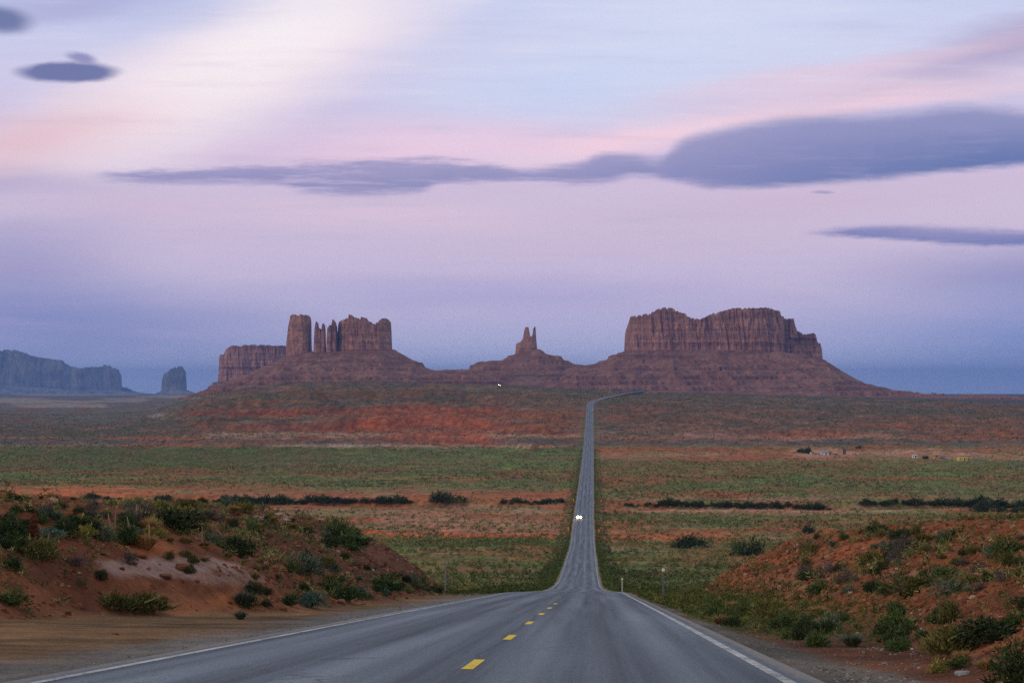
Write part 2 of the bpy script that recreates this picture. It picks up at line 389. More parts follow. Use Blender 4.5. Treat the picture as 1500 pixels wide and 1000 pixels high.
def m_asphalt(t, b):
    g = t.new('ShaderNodeNewGeometry').outputs['Position']
    a = t.new('ShaderNodeAttribute', attribute_name='lat').outputs['Fac']     # metres from the road's centre
    x, y, z = t.sep(g)[:3]
    lv = t.comb(a, t.math('MULTIPLY', y, .008))
    streak = t.noise(lv, 1.9, 5, .6)
    spk = t.noise(g, 32.0, 3, .8); big = t.noise(t.comb(a, t.math('MULTIPLY', y, .03)), .8, 4, .6)
    # wheel tracks polished paler, oil strip between them
    def track(c0, w0): return t.rng(t.math('ABSOLUTE', t.math('SUBTRACT', a, c0)), w0, 0.0)
    tr = t.math('MAXIMUM', t.math('MAXIMUM', track(-2.75, .55), track(-.95, .5)), t.math('MAXIMUM', track(1.0, .5), track(2.75, .55)))
    base = t.mix(t.rng(streak, .25, .75), (.038, .050, .078), (.142, .168, .225))
    base = t.mix(t.math('MULTIPLY', tr, t.rng(big, .3, .7, .25, .9)), base, (.18, .205, .26))
    oil = t.math('MAXIMUM', track(1.85, .35), track(-1.85, .35))
    base = t.mix(t.math('MULTIPLY', oil, .35), base, (.045, .048, .058))
    seam = t.rng(t.math('ABSOLUTE', t.math('SUBTRACT', t.math('ADD', a, t.math('MULTIPLY', t.noise(t.comb(0.0, t.math('MULTIPLY', y, .15)), 1.0, 4, .6), .5)), .55)), .05, .015)
    base = t.mix(t.math('MULTIPLY', seam, .5), base, (.04, .04, .045))
    vo = t.new('ShaderNodeTexVoronoi', feature='DISTANCE_TO_EDGE'); vo.inputs['Scale'].default_value = .42
    wob = t.noise(g, 1.4, 4, .6); t.put(vo.inputs['Vector'], t.comb(t.math('ADD', a, wob), t.math('ADD', t.math('MULTIPLY', y, .45), wob)))
    ck = t.math('MULTIPLY', t.rng(vo.outputs['Distance'], .016, .004), t.rng(big, .48, .60))
    base = t.mix(t.math('MULTIPLY', ck, .6), base, (.03, .03, .034))
    ed = t.math('ADD', t.math('ABSOLUTE', a), t.math('MULTIPLY', t.math('SUBTRACT', t.noise(g, 1.6, 5, .7), .5), .5))
    base = t.mix(t.rng(ed, 3.82, 3.95), base, (.19, .175, .165))
    c = t.mix(1.0, base, t.ramp(spk, [(.3, (.35, .35, .35)), (.5, (1, 1, 1)), (.7, (2.0, 2.0, 2.0))]), 'MULTIPLY')
    pt = t.noise(t.comb(t.math('MULTIPLY', a, .5), t.math('MULTIPLY', y, .02)), 1.3, 3, .5)
    c = t.mix(1.0, c, t.ramp(pt, [(.3, (.80, .80, .82)), (.5, (1, 1, 1)), (.7, (1.18, 1.18, 1.18))]), 'MULTIPLY')
    t.put(b.inputs['Base Color'], c); bump(t, b, spk, .5, .01)
M_ROAD = mat('asphalt', m_asphalt, .75, spec=.25)
def m_paint(c, gap):
    def f(t, b):
        g = t.new('ShaderNodeNewGeometry').outputs['Position']
        n = t.noise(g, 14.0, 6, .75); n2 = t.noise(g, .8, 3, .6)
        wear = t.rng(t.math('ADD', t.math('MULTIPLY', n, .7), t.math('MULTIPLY', n2, .3)), gap, gap + .12)
        t.put(b.inputs['Base Color'], t.mix(wear, (.13, .13, .14), c))
    return f
M_WHITE = mat('white_road_paint', m_paint((.52, .52, .54), .42), .7)
M_YELLOW = mat('yellow_road_paint', m_paint((.78, .56, .03), .33), .7)

def m_rock(cliff):
    def f(t, b):
        g = t.new('ShaderNodeNewGeometry').outputs['Position']
        x, y, z = t.sep(g)[:3]
        strata = t.noise(t.comb(t.math('MULTIPLY', x, .0016), t.math('MULTIPLY', y, .0016), t.math('MULTIPLY', z, .085)), 1.0, 5, .62)
        vert = t.noise(t.comb(t.math('MULTIPLY', x, .055), t.math('MULTIPLY', y, .02), t.math('MULTIPLY', z, .012)), 1.0, 5, .62)
        blot = t.noise(g, .018, 6, .65); fine = t.noise(g, .075, 6, .8)
        if cliff:
            c = t.mix(t.rng(vert, .22, .78), (.24, .110, .076), (.46, .245, .172))
            c = t.mix(t.rng(strata, .50, .62, 0, .6), c, (.19, .092, .066))
            c = t.mix(t.rng(blot, .55, .72, 0, .55), c, (.60, .36, .25))
        else:
            c = t.mix(t.rng(blot, .35, .65), (.175, .078, .050), (.29, .142, .095))
            c = t.mix(t.rng(strata, .55, .64, 0, .6), c, (.10, .044, .032))
            c = t.mix(t.rng(vert, .58, .72, 0, .4), c, (.36, .20, .14))
        c = t.mix(1.0, c, t.ramp(fine, [(.3, (.45, .45, .47)), (.5, (1, 1, 1)), (.7, (1.6, 1.58, 1.55))]), 'MULTIPLY')
        t.put(b.inputs['Base Color'], c)
        bump(t, b, t.math('ADD', t.math('MULTIPLY', vert if cliff else blot, 1.0), t.math('MULTIPLY', fine, .5)), .8, 9.0)
    return f
M_CLIFF = mat('sandstone_cliff', m_rock(True), .95, spec=.1)
M_TALUS = mat('talus_slope', m_rock(False), .95, spec=.1)

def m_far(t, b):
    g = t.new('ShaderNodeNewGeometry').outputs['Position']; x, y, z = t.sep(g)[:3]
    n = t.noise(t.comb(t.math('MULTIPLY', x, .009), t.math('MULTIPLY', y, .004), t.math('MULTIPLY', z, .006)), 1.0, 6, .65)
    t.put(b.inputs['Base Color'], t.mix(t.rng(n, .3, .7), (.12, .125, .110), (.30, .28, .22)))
M_FAR = mat('haze_greyed_far_rock', m_far, .95, spec=.1)  # haze tone put into the rock colour so far mesas read bluish
def leafmat(name, dark, mid, tip, lowk=.45):
    def f(t, b):
        r = t.new('ShaderNodeNewGeometry').outputs['Random Per Island']
        o = t.new('ShaderNodeObjectInfo').outputs['Random']
        c = t.ramp(r, [(0, dark), (.5, mid), (1, tip)])
        c = t.mix(1.0, c, t.ramp(o, [(0, (.75, .78, .8)), (1, (1.25, 1.18, 1.1))]), 'MULTIPLY')
        t.put(b.inputs['Base Color'], c)
    return mat(name, f, .8, spec=.15)
L = {
 'dark':   leafmat('dark_green_leaves', (.012, .024, .010), (.032, .056, .022), (.072, .105, .040)),
 'tamarisk': leafmat('tamarisk_leaves', (.016, .030, .010), (.040, .066, .022), (.080, .115, .042)),
 'sage':   leafmat('sage_leaves', (.045, .065, .045), (.10, .135, .095), (.19, .23, .16)),
 'teal':   leafmat('blue_green_leaves', (.035, .07, .06), (.085, .16, .125), (.16, .26, .20)),
 'green':  leafmat('fresh_green_leaves', (.022, .046, .014), (.055, .095, .030), (.115, .165, .055)),
 'olive':  leafmat('olive_leaves', (.045, .050, .015), (.115, .115, .035), (.22, .20, .07)),
 'yellow': leafmat('yellow_green_leaves', (.09, .09, .02), (.24, .22, .055), (.42, .37, .11)),
 'straw':  leafmat('dry_straw', (.14, .085, .035), (.30, .19, .08), (.48, .33, .16)),
 'purple': leafmat('dusky_twigs', (.045, .035, .04), (.10, .08, .085), (.17, .14, .13)),
}
M_WOOD = mat('twig_wood', vary((.09, .06, .04)), .9)

# ------------------------------------------------------------------ ground sheet
rows = [-60.0]
while rows[-1] < 14: rows.append(rows[-1] + 2.0)
while rows[-1] < 45000:
    d_ = rows[-1]; rows.append(d_ + (max(.13, d_ * .004) if d_ < 5200 else d_ * .012))
rows = np.array(rows)
core = np.concatenate([np.arange(-9, -4.4, .22), np.linspace(-4.3, 4.3, 5), np.arange(4.4, 9.01, .22)])
t1 = np.linspace(0, 1, 236)[1:]
D, _ = np.meshgrid(rows, np.zeros(1), indexing='ij')
def side(sgn):
    wid = (.275 if sgn < 0 else .215) * np.maximum(D, 0) + 34
    inner = 9 + (wid - 9) * t1[None, :]
    outer = wid + (1.6 * np.maximum(D, 0) + 260) * np.array([.04, .1, .2, .4, .7, 1.0])[None, :]
    o = np.concatenate([inner, outer], 1)
    return o if sgn > 0 else -o[:, ::-1]
OFF = np.concatenate([side(-1), np.repeat(core[None, :], len(rows), 0), side(1)], 1)
DD = np.repeat(D, OFF.shape[1], 1)
SS = OFF + SCn(rows)[:, None]
ZZ = T(SS, DD)
XP = px_of(SS, DD); YP = HY - F * np.minimum(ZZ, 0) / np.maximum(DD, 5)
AU = np.abs(OFF)
def mixc(a, b, m): return a * (1 - m[..., None]) + np.asarray(b) * m[..., None]
def paint():
    hi = rng.random(SS.shape)
    n1 = fbm(SS / 45, DD / 60, 4, 51); n2 = fbm(SS / 7, DD / 11, 4, 52)
    nb = fbm(XP / 130, YP / 7, 4, 53); nf = fbm(XP / 30, YP / 3.2, 4, 54)
    red = np.zeros(SS.shape + (3,)) + np.array([.33, .100, .042])
    col = mixc(red, (.43, .20, .125), ss(nb, .38, .66))
    # vegetation cover by band across the valley
    vl = tab(YP, [(575, .8), (594, .85), (604, .62), (632, .5), (640, .35), (646, .95), (652, .55), (657, .95), (700, .92), (712, .8), (718, .55), (724, .10), (736, .15), (741, .22), (775, .25), (780, .3), (784, .85), (800, .9), (870, .85)])
    vr = tab(YP, [(575, .8), (604, .85), (625, .72), (640, .58), (650, .85), (656, .45), (670, .25), (676, .9), (718, .85), (728, .55), (740, .45), (746, .35), (752, .8), (768, .7), (776, .35), (792, .35), (796, .85), (870, .85)])
    v = np.where(SS - SCn(DD) < 0, vl, vr)
    v = np.where((XP < 330) & (YP < 640), .82 + .1 * (XP < 270), v)
    v = v * (1 - .25 * ss(YP, 655, 700)) + .22 * ss(YP, 655, 700) * (nb > .5)
    v = np.clip(v + (nb - .5) * 1.3 * (1 - np.abs(2 * v - 1)) + (nf - .5) * .9, 0, 1)
    green = np.array([.115, .142, .040]) * (1 + (nf[..., None] - .5) * 1.2)
    green = green * (1 - .32 * ss(YP, 650, 656) * (1 - ss(YP, 682, 704)) * ss(XP, 620, 300))[..., None]
    farm = ss(YP, 658, 640)[..., None]
    green = green * (1 - farm) + np.array([.095, .082, .060]) * farm
    ml = ss(YP, 640, 648) * (1 - ss(YP, 650, 656))          # dusky band
    green = mixc(green, (.085, .080, .088), ml * .8)
    col = col * (1 - v[..., None]) + green * v[..., None]
    # named red places
    def spot(x0, x1, y0, y1, c, k=1.0, e=.2):
        nonlocal col
        ex = (x1 - x0) * e; ey = (y1 - y0) * .3; jy = (nb - .5) * (y1 - y0) * 1.3 + (nf - .5) * (y1 - y0) * .6; jx = (nf - .5) * ex * 2
        m = ss(XP + jx, x0, x0 + ex) * (1 - ss(XP + jx, x1 - ex, x1)) * ss(YP + jy, y0, y0 + ey) * (1 - ss(YP + jy, y1 - ey, y1))
        col = mixc(col, c, m * k * (DD > 260))
    spot(-300, 300, 714, 732, (.46, .135, .05), .9)
    spot(200, 620, 724, 736, (.40, .14, .07), .7)
    spot(600, 850, 722, 736, (.42, .14, .06), .6)
    spot(500, 846, 778, 787, (.50, .11, .035), 1.0, .04); spot(500, 846, 778, 787, (.50, .11, .035), .6, .04)
    spot(888, 1090, 777, 794, (.44, .12, .045), .9, .15)
    spot(880, 945, 798, 809, (.36, .20, .14), .8)
    spot(520, 850, 741, 776, (.42, .215, .145), .55)
    spot(875, 1400, 742, 752, (.44, .25, .17), .6)
    spot(1150, 1460, 656, 670, (.44, .22, .16), .8, .1)
    spot(960, 1340, 634, 645, (.40, .20, .15), .6, .1)
    spot(380, 850, 651, 655, (.42, .30, .23), .7, .1)
    spot(270, 860, 634, 642, (.42, .25, .18), .6, .1)
    spot(600, 700, 806, 812, (.36, .16, .10), .5)
    spot(905, 1250, 726, 734, (.40, .20, .13), .5)
    # wash bed
    # steep ledges of the bench are bare and red
    gy = np.gradient(ZZ, axis=0) / np.gradient(DD, axis=0); gx = np.gradient(ZZ, axis=1) / np.maximum(np.gradient(SS, axis=1), 1e-3)
    sl = np.hypot(gx, gy)
    bench = ss(DD, 1950, 2150) * (1 - ss(DD, 4300, 4550)) * ss(AU, 8, 25)
    redk = ss(sl, .05, .14) * ss(nb, .30, .46) * bench * tab(XP, [(250, .12), (285, 1), (850, .9), (900, .35), (1500, .25)]) * ss(YP, 584, 600)
    nfb = (nf - .5) * 10
    bandl = .9 * ss(YP + nfb, 597, 600) * (1 - ss(YP + nfb, 609, 612)) + .6 * ss(YP + nfb, 617, 620) * (1 - ss(YP + nfb, 627, 632)) + .45 * ss(YP, 586, 588) * (1 - ss(YP, 592, 594))
    wl_ = 1 - ss(XP + (YP - 610) * 3, 470, 560); wr_ = ss(XP, 690, 760)
    redk = redk * (wl_ * bandl + (1 - wl_) * (1 - wr_) + wr_ * ss(nf, .46, .60) * (XP < 870) + (XP >= 870) * .8)
    redk = np.maximum(redk, ss(XP + (YP - 610) * 4, 490, 570) * (1 - ss(XP - (YP - 600) * 2.2, 655, 680)) * ss(YP, 590, 600) * (1 - ss(YP, 629, 635)) * (.45 + .8 * nf) * (DD > 1900))
    rc = np.where(((XP > 520) & (XP < 720))[..., None], np.array([.34, .085, .038]), np.array([.23, .060, .038]))
    col = mixc(col, rc, np.clip(redk * (.55 + n2 * .6), 0, 1))
    lip = ss(DD, 4150, 4300) * (1 - ss(DD, 4440, 4500)) * ss(nf, .45, .6) * ss(XP, 560, 620) * (1 - ss(XP, 960, 990))
    col = mixc(col, (.50, .26, .16), lip * .9)
    dk = ss(DD, 4440, 4500); col = mixc(col, (.05, .06, .06), dk * (XP > 400) * .8)
    farl = ss(DD, 2900, 3600) * (XP < 290); col = mixc(col, (.13, .115, .095), farl * ss(nf, .3, .6)); col = mixc(col, (.30, .24, .19), farl * ss(nb, .56, .66) * .8)
    # green verges
    vg = (1 - ss(AU + (n2 - .5) * 3, 5.5, 8.5)) * ss(AU, 3.9, 5) * ss(DD, 190, 240) * (DD < 2400)
    col = mixc(col, (.085, .11, .035), vg * .7)
    # ---- near ground
    nr = 1 - ss(DD, 232, 262)
    hl, hr, tl, tr = bank_parts(SS, DD)
    a1 = fbm(SS / 2.2, DD / 3.5, 4, 61); a2 = fbm(SS / .6, DD / .9, 3, 62)
    near = np.zeros(SS.shape + (3,)) + np.array([.165, .058, .030])
    near = mixc(near, (.24, .090, .045), ss(a1, .4, .65)); near = mixc(near, (.115, .045, .026), ss(a2, .5, .75) * .8)
    near = mixc(near, (.085, .042, .030), (SS < -8) * ss(DD, 85, 120) * .75)                       # stony slope of the left bank, its shade painted in as darker soil
    near = mixc(near, (.34, .105, .040), (SS > 5) * .6)  # right bank faces the light: lit tone painted brighter and redder
    def pp(x0, y0, ax, ay, c, k):
        nonlocal near
        q = ((XP - x0) / ax) ** 2 + ((YP - y0) / ay) ** 2
        near = mixc(near, c, ss(q + (a1 - .5) * 1.6 + (a2 - .5) * 1.3, 1.1, .5) * k)
    pp(245, 832, 105, 17, (.30, .20, .18), .9); pp(335, 848, 60, 10, (.24, .15, .13), .7)
    pp(400, 757, 40, 7, (.42, .30, .25), .8)
    pp(345, 880, 45, 14, (.30, .11, .045), .9); pp(215, 800, 40, 14, (.34, .12, .05), .7)
    pp(1330, 840, 70, 9, (.30, .17, .14), .6); pp(1180, 850, 70, 25, (.34, .16, .10), .6)
    # shoulders: grey gravel by the asphalt, then tan sand in the pull-out
    sg = ss(-OFF, 3.8, 4.2) * (1 - ss(-OFF + (a1 - .5) * 2.2, 5.0, 6.6))
    sand = ss(-OFF, 3.9, 4.4) * (1 - ss(tl, -.02 + .0, .10))
    near = mixc(near, (.235, .138, .070), sand * .95)
    near = mixc(near, (.11, .068, .040), sand * ss(fbm(SS / 5, DD / 1.2, 4, 66), .46, .68) * .8)
    near = mixc(near, (.19, .18, .178), sg * .9)
    rg = ss(OFF, 3.8, 4.1) * (1 - ss(SS + (a1 - .5) * .8, tab(DD, [(20, 3.6), (40, 2.9), (60, 2.5), (120, 2.4)]), tab(DD, [(20, 4.1), (40, 3.4), (60, 2.8), (120, 2.6)])))
    rgreen = ss(OFF, 3.9, 4.3) * (1 - ss(tr, .05, .20)) * ss(DD, 34, 60)
    near = mixc(near, (.070, .085, .026), rgreen * .8 * ss(a1, .25, .5))
    near = mixc(near, (.19, .168, .15), rg * .95)
    lgreen = (1 - ss(-OFF, 8.5, 11)) * ss(-OFF, 3.9, 4.5) * ss(DD, 150, 200); near = mixc(near, (.07, .075, .03), lgreen * .8)
    col = col * (1 - nr[..., None]) + near * nr[..., None]
    col = col * (1 + (hi[..., None] - .5) * (.55 * ss(DD, 300, 900)[..., None]))
    return np.clip(col, .004, 1)
CM = paint()
me = grid_mesh('ground', SS, DD, ZZ)
set_col(me, CM.reshape(-1, 3))
tag(link('ground', me, [M_GROUND]), kind='structure')

# ------------------------------------------------------------------ road and its paint
rd = np.unique(np.concatenate([np.arange(-60, 14, 4.0), rows[(rows > 14) & (rows < 4460)][::2], np.linspace(150, 460, 300)]))
def strip(name, offs, dz_, m, ds, lat=True):
    o = np.array(offs)[None, :]; c = SCn(ds)[:, None]
    # keep the width square to the bent centre line
    X = c + o * np.sqrt(1 + (np.gradient(SCn(ds), ds)[:, None]) ** 2); Y = np.repeat(ds[:, None], len(offs), 1)
    Z = np.repeat(zroad(ds)[:, None], len(offs), 1) - .012 * np.abs(o) + dz_
    mm = grid_mesh(name, X, Y, Z)
    if lat:
        a = mm.attributes.new('lat', 'FLOAT', 'POINT'); a.data.foreach_set('value', np.repeat(o, len(ds), 0).astype(np.float32).ravel())
    return mm
HW = 3.685
tag(link('road', strip('road', np.linspace(-4.05, 4.05, 10), .03, M_ROAD, rd), [M_ROAD]), kind='structure')
lw = .065
for nm, c in (('edge', -HW), ('edge', HW)):
    ds = rd[rd < 2760]; wv = lw
    mm = strip('road_line', [c - wv, c + wv], .034 + .0, M_WHITE, ds)
    tag(link('road_line', mm, [M_WHITE]), kind='structure')
d0 = 26.15 - 12.19 * 3; bmv = []; bmf = []
while d0 < 95:
    a = np.linspace(d0, d0 + 3.05, 3); off = .37
    for q in a:
        for e in (-.066, .066):
            bmv.append((SCn(q) + off + e, q, float(zroad(q)) - .012 * abs(off + e) + .035))
    b0 = len(bmv) - 6; bmf += [(b0, b0 + 1, b0 + 3, b0 + 2), (b0 + 2, b0 + 3, b0 + 5, b0 + 4)]
    d0 += 12.19
tag(link('road_marking', np_mesh('road_marking', bmv, bmf), [M_YELLOW]), kind='structure')

# ------------------------------------------------------------------ buttes
def xs(x, d):
    t_, q_ = (np.asarray(x, float) - 750) / F, math.tan(YAW)
    return (t_ - q_) / (1 + t_ * q_) * d
def zy(y, d): return (HY - y) / F * d
def cliff(top, base_y, d0, thick, parent, seed, flute=14.0, n=None, K=26, batter=.10, name='cliff', dep=None, jag=2.6):
    x0, x1 = top[0][0], top[-1][0]
    n = n or max(24, int((x1 - x0) * 2.2)); X = np.linspace(x0, x1, n)
    mpp = d0 / F; sc_ = max(1.0, d0 / 7500)
    yt = tab(X, top); yt = yt + (fbm(X / 3.0, 0 * X, 3, seed) - .5) * jag; yt = yt + jag * .8 * (vn(X / 2.3, 0 * X, seed + 8) > .66)
    s = xs(X, d0); zt = zy(yt, d0); zb = zy(base_y, d0) - 14
    zt = np.maximum(zt, zb + 2)
    t = (X - x0) / (x1 - x0); e = np.abs(2 * t - 1)
    rec = np.minimum(thick * .45, (x1 - x0) * mpp * .35) * (e ** 5)
    if dep: rec = rec + tab(X, dep)
    P = []
    for kk in range(K + 1):
        q = kk / K; z = zb + (zt - zb) * q; hgt = z - zb
        fl = (fbm(s / (34 * sc_) + .1 * z / 30, z / (160 * sc_), 4, seed + 1) - .5) * flute * 2 + (fbm(s / (9 * sc_), z / (60 * sc_), 3, seed + 2) - .5) * flute * .7
        fl = fl + np.clip(1 - np.abs(fbm(s / (26 * sc_) + z / 220, z / 300, 3, seed + 7) - .5) * 17, 0, 1) * flute * .34 * (.35 + .9 * vn(s / (90 * sc_), z / 90, seed + 9))
        lg = (fbm(0 * s + seed, z / (16.0 * sc_), 3, seed + 3) - .5) * flute * .7
        y = d0 + rec + hgt * batter + fl + lg
        P.append(np.stack([s, y, z], -1))
    yf = P[-1][:, 1]; yb = np.maximum(d0 + thick, yf + 20)
    for q in (.12, .35, .65, .9):
        P.append(np.stack([s, yf + (yb - yf) * q, zt - (0 if q < .9 else 3) + (fbm(s / 25, 0 * s + q * 9, 3, seed + 5) - .6) * mpp * 3.5], -1))
    for q in (1, .6, .2, 0):
        P.append(np.stack([s, yb + 0 * s + (1 - q) * 10, zb + (zt - zb - 3) * q], -1))
    A = np.array(P)
    return link(name, grid_mesh(name, A[..., 0], A[..., 1], A[..., 2], smooth=False), [M_CLIFF], parent)
def talus(prof, zb, d0, thick, wd, parent, seed, gul=9.0, steps=(), name='talus', rows_=90):
    x0, x1 = prof[0][0], prof[-1][0]; n = int((x1 - x0) * 1.1) + 20
    X = np.linspace(x0, x1, n); s = xs(X, d0); pz = zy(tab(X, prof), d0)
    pz = pz + (fbm(X / 12, 0 * X, 3, seed) - .5) * 5
    P = []
    if hasattr(zb, '__len__'): zb = tab(X, zb)
    for q in np.concatenate([np.linspace(0, 1, rows_), [1.2, 1.6, 2.0, 2.6, 3.0]]):
        if q <= 1: d = d0 - wd * (1 - q); g = q ** 1.25
        elif q <= 2: d = d0 + thick * (q - 1); g = 1.0
        else: d = d0 + thick + wd * (q - 2); g = 1 - (q - 2)
        z = zb + (pz - zb) * g
        nz = fbm(s / 46 + .004 * d, d / 260 + 0 * s, 4, seed + 1) - .5; nz2 = fbm(s / 12, d / 50 + 0 * s, 4, seed + 2) - .5
        am = min(1, 4 * q * max(0, 1.02 - q)) if q <= 1 else 0
        z = z + am * (nz * gul * 3.4 + nz2 * gul * 1.3)
        st_ = 15.0; ph = (z + 9 * nz) / st_; zt_ = st_ * (np.floor(ph) + ss(ph - np.floor(ph), .5, .92)) - 9 * nz
        z = z + (zt_ - z) * (.75 if q <= 1 else .3) * ss(fbm(s / 120, z / 40, 2, seed + 6), .35, .6)
        for (ys, hh) in steps:                   # rock ledges that run level round the slope
            zl = zy(ys, d0); z = z + hh * np.exp(-((z - zl) / (hh * 1.0)) ** 2) * np.sign(z - zl) * (.55 + nz2) * (am if q <= 1 else .5)
        P.append(np.stack([s, d + 0 * s, z], -1))
    A = np.array(P)
    return link(name, grid_mesh(name, A[..., 0], A[..., 1], A[..., 2]), [M_TALUS], parent)
def butte(label, cx, d0, zb, cat='butte'):
    e = empty('butte', (0, 0, 0), label=label, cat=cat); return e

BL = butte('tall red sandstone butte group with a thick square tower, thin spires and a castle-like wall', 0, 0, 0)
BL['group'] = 'sandstone buttes on the horizon'
dL = 6500
talus([(255, 586), (272, 579), (300, 571), (330, 561), (360, 548), (385, 538), (405, 529), (418, 520), (430, 516), (470, 514), (568, 510), (575, 515), (585, 520), (596, 527), (609, 530), (613, 537), (622, 541), (640, 542), (662, 541), (690, 541), (720, 552), (750, 566), (790, 580)],
      [(255, -66), (300, -62), (360, -42), (430, -24), (720, -26), (790, -40)], dL, 260, 620, BL, 101, 9, steps=((541, 5), (528, 4), (555, 4)))
cliff([(416.5, 524), (417.5, 505), (419.5, 488), (421, 474), (424, 462), (427, 460), (436, 459), (444, 459.5), (449, 461), (450.5, 470), (449.5, 485), (449.6, 500), (450.5, 524)][:12] + [(451, 524)], 521, dL - 10, 95, BL, 111, 9, name='rock_tower')
cliff([(458.3, 522), (459, 500), (460, 480), (461, 473), (462.5, 470), (464, 474), (466, 481), (468, 480), (469.2, 486), (470, 505), (470.6, 522)], 516, dL, 50, BL, 112, 4, n=60, name='rock_spire')
cliff([(468.6, 522), (469.4, 495), (470.4, 478), (472, 473), (474.2, 472), (474.9, 480), (475.3, 500), (476, 522)], 516, dL + 4, 34, BL, 113, 3, n=44, name='rock_spire')
cliff([(476.8, 524), (477.6, 500), (478.6, 480), (480.5, 475.5), (483, 475), (484.3, 482), (485.2, 524)], 516, dL - 6, 60, BL, 115, 4, n=50, name='rock_spire')
cliff([(483.4, 524), (484, 496), (484.8, 475), (486.6, 466), (488.6, 469), (490.2, 474), (491.2, 486), (492.4, 524)], 516, dL, 60, BL, 116, 4, n=50, name='rock_spire')
cliff([(490.6, 524), (491.6, 497), (492.3, 480), (493.5, 471), (496, 469.5), (500, 468), (503, 466), (509, 465), (510.5, 459), (512, 462), (514.5, 464),
       (517, 463), (518, 468), (519.5, 465), (522, 464), (530, 463.5), (533, 465), (534.5, 473), (537, 470), (541, 469.5), (545, 473), (549, 470.5), (553, 470), (555, 466.5), (560, 465.5), (565, 465.5), (567, 468), (567.8, 480), (568.4, 500), (569.5, 524)], 514, dL + 6, 130, BL, 114, 17, jag=4.5, name='rock_wall')

BM = butte('flat-topped mesa with fluted cliffs standing behind the square tower', 0, 0, 0, 'mesa'); BM.name = 'mesa'
dM = 9500
talus([(262, 590), (300, 571), (312, 560), (340, 556), (400, 556), (430, 560), (460, 575)], -55, dM, 400, 500, BM, 121, 9)
cliff([(311, 566), (312.5, 540), (313.5, 521), (317, 517), (323, 516), (328, 510), (336, 506), (345, 506), (360, 504.5), (385, 504.5), (398, 506), (404, 506), (412, 505), (419, 506), (426, 507), (440, 512), (452, 530), (460, 566)], 556, dM, 520, BM, 122, 30, batter=.16)

BC = butte('small rock with two pointed spires on a broad stepped mound', 0, 0, 0)
BC['group'] = 'sandstone buttes on the horizon'
dC = 7200
talus([(640, 548), (686, 541.5), (688, 536), (696, 531), (704, 529), (735, 527.5), (744, 522), (754, 517), (760, 511), (790, 510), (800, 517), (812, 521), (822, 522.5), (828, 528), (845, 532), (856, 534), (880, 540)],
      -26, dC, 160, 560, BC, 131, 7, steps=((541, 5), (529, 4), (522, 3)))
cliff([(754.5, 518), (755.3, 506), (756, 500.5), (759, 500), (761, 500.5), (763, 499), (765, 497), (766.6, 492), (768, 483), (769.5, 479), (772, 478), (774, 479.5), (775, 486), (776.5, 492), (778, 493), (780, 488), (781, 480), (782, 478), (783.8, 478), (784.6, 488), (785.3, 500), (786.4, 509), (787, 518)], 512, dC, 55, BC, 132, 5, n=110, name='rock_spire')

BR = butte('massive broad red butte with a saddle in its long flat top, right of the road', 0, 0, 0)
BR['group'] = 'sandstone buttes on the horizon'
dR = 7000
talus([(820, 545), (845, 534.5), (862, 534), (880, 529), (889, 525), (891, 522), (903, 518), (905, 515), (918, 513), (1000, 512), (1150, 514), (1207, 526), (1214, 531), (1228, 540), (1233, 543), (1252, 554), (1270, 562), (1300, 569),
       (1330, 573), (1380, 578), (1400, 580), (1425, 579.5), (1440, 577.5), (1470, 577), (1485, 579), (1500, 583), (1540, 590), (1640, 600)],
      -44, dR, 360, 640, BR, 141, 11, steps=((541, 5), (553, 4)), rows_=110)
cliff([(915.5, 522), (917, 500), (917.6, 486), (919.5, 477), (922, 471), (924.5, 462), (930, 461), (940, 460), (950, 458.5), (957, 457), (963, 453), (970, 450.5), (985, 450), (991, 454), (998, 457.5), (1007, 460), (1015, 464), (1027, 465.5),
       (1035, 463.5), (1045, 459), (1060, 455.5), (1070, 452.5), (1078, 450.5), (1100, 451), (1130, 450.5), (1136, 453), (1145, 455), (1150, 461), (1160, 463), (1166, 470), (1168, 480), (1169, 500), (1170, 530)], 515, dR, 330, BR, 142, 19, name='cliff', dep=[(915, 60), (930, 0), (1030, 25), (1100, 0), (1147, 0), (1158, 90), (1171, 230)])
cliff([(1140, 530), (1143, 470), (1150, 466), (1164, 466), (1168, 484), (1176, 488), (1186, 489.5), (1190, 487.5), (1195, 489), (1198, 499), (1201, 505), (1204, 502), (1206, 508), (1207, 524), (1208, 535)], 524, dR + 130, 200, BR, 143, 22, name='cliff')

BE = butte('small pale isolated butte on the plain beside the long blue mesa', 0, 0, 0)
dE = 22000
talus([(215, 582), (234, 573), (240, 571), (268, 571), (273, 573), (300, 582)], -115, dE, 200, 300, BE, 151, 6)
cliff([(234.5, 576), (236, 562), (237.5, 549), (243, 545), (250, 540), (257, 537), (262, 536), (267, 539), (269, 543), (269.6, 556), (270.6, 576)], 570, dE, 130, BE, 152, 20, n=70)
BF = butte('long hazy blue mesa on the far left horizon', 0, 0, 0, 'mesa'); BF.name = 'mesa'
dF = 26000
talus([(-340, 566), (-100, 564), (0, 563), (60, 567), (110, 570), (165, 572), (178, 573), (200, 576), (230, 580)], -125, dF, 600, 900, BF, 161, 14)
cliff([(-330, 575), (-320, 520), (-200, 505), (-80, 508), (-30, 512), (0, 512), (18, 512), (27, 515), (38, 520), (52, 523), (66, 525), (84, 527), (98, 535), (108, 539), (120, 539), (128, 537), (140, 537.5), (150, 534), (156, 534.5), (163, 539), (170, 543), (172, 552), (173.5, 582)], 576, dF, 230, BF, 162, 36, batter=.1)
cliff([(168, 580), (175, 565), (183, 568), (195, 573), (205, 580)], 578, dF + 300, 160, BF, 163, 20, n=40, name='low_spur')

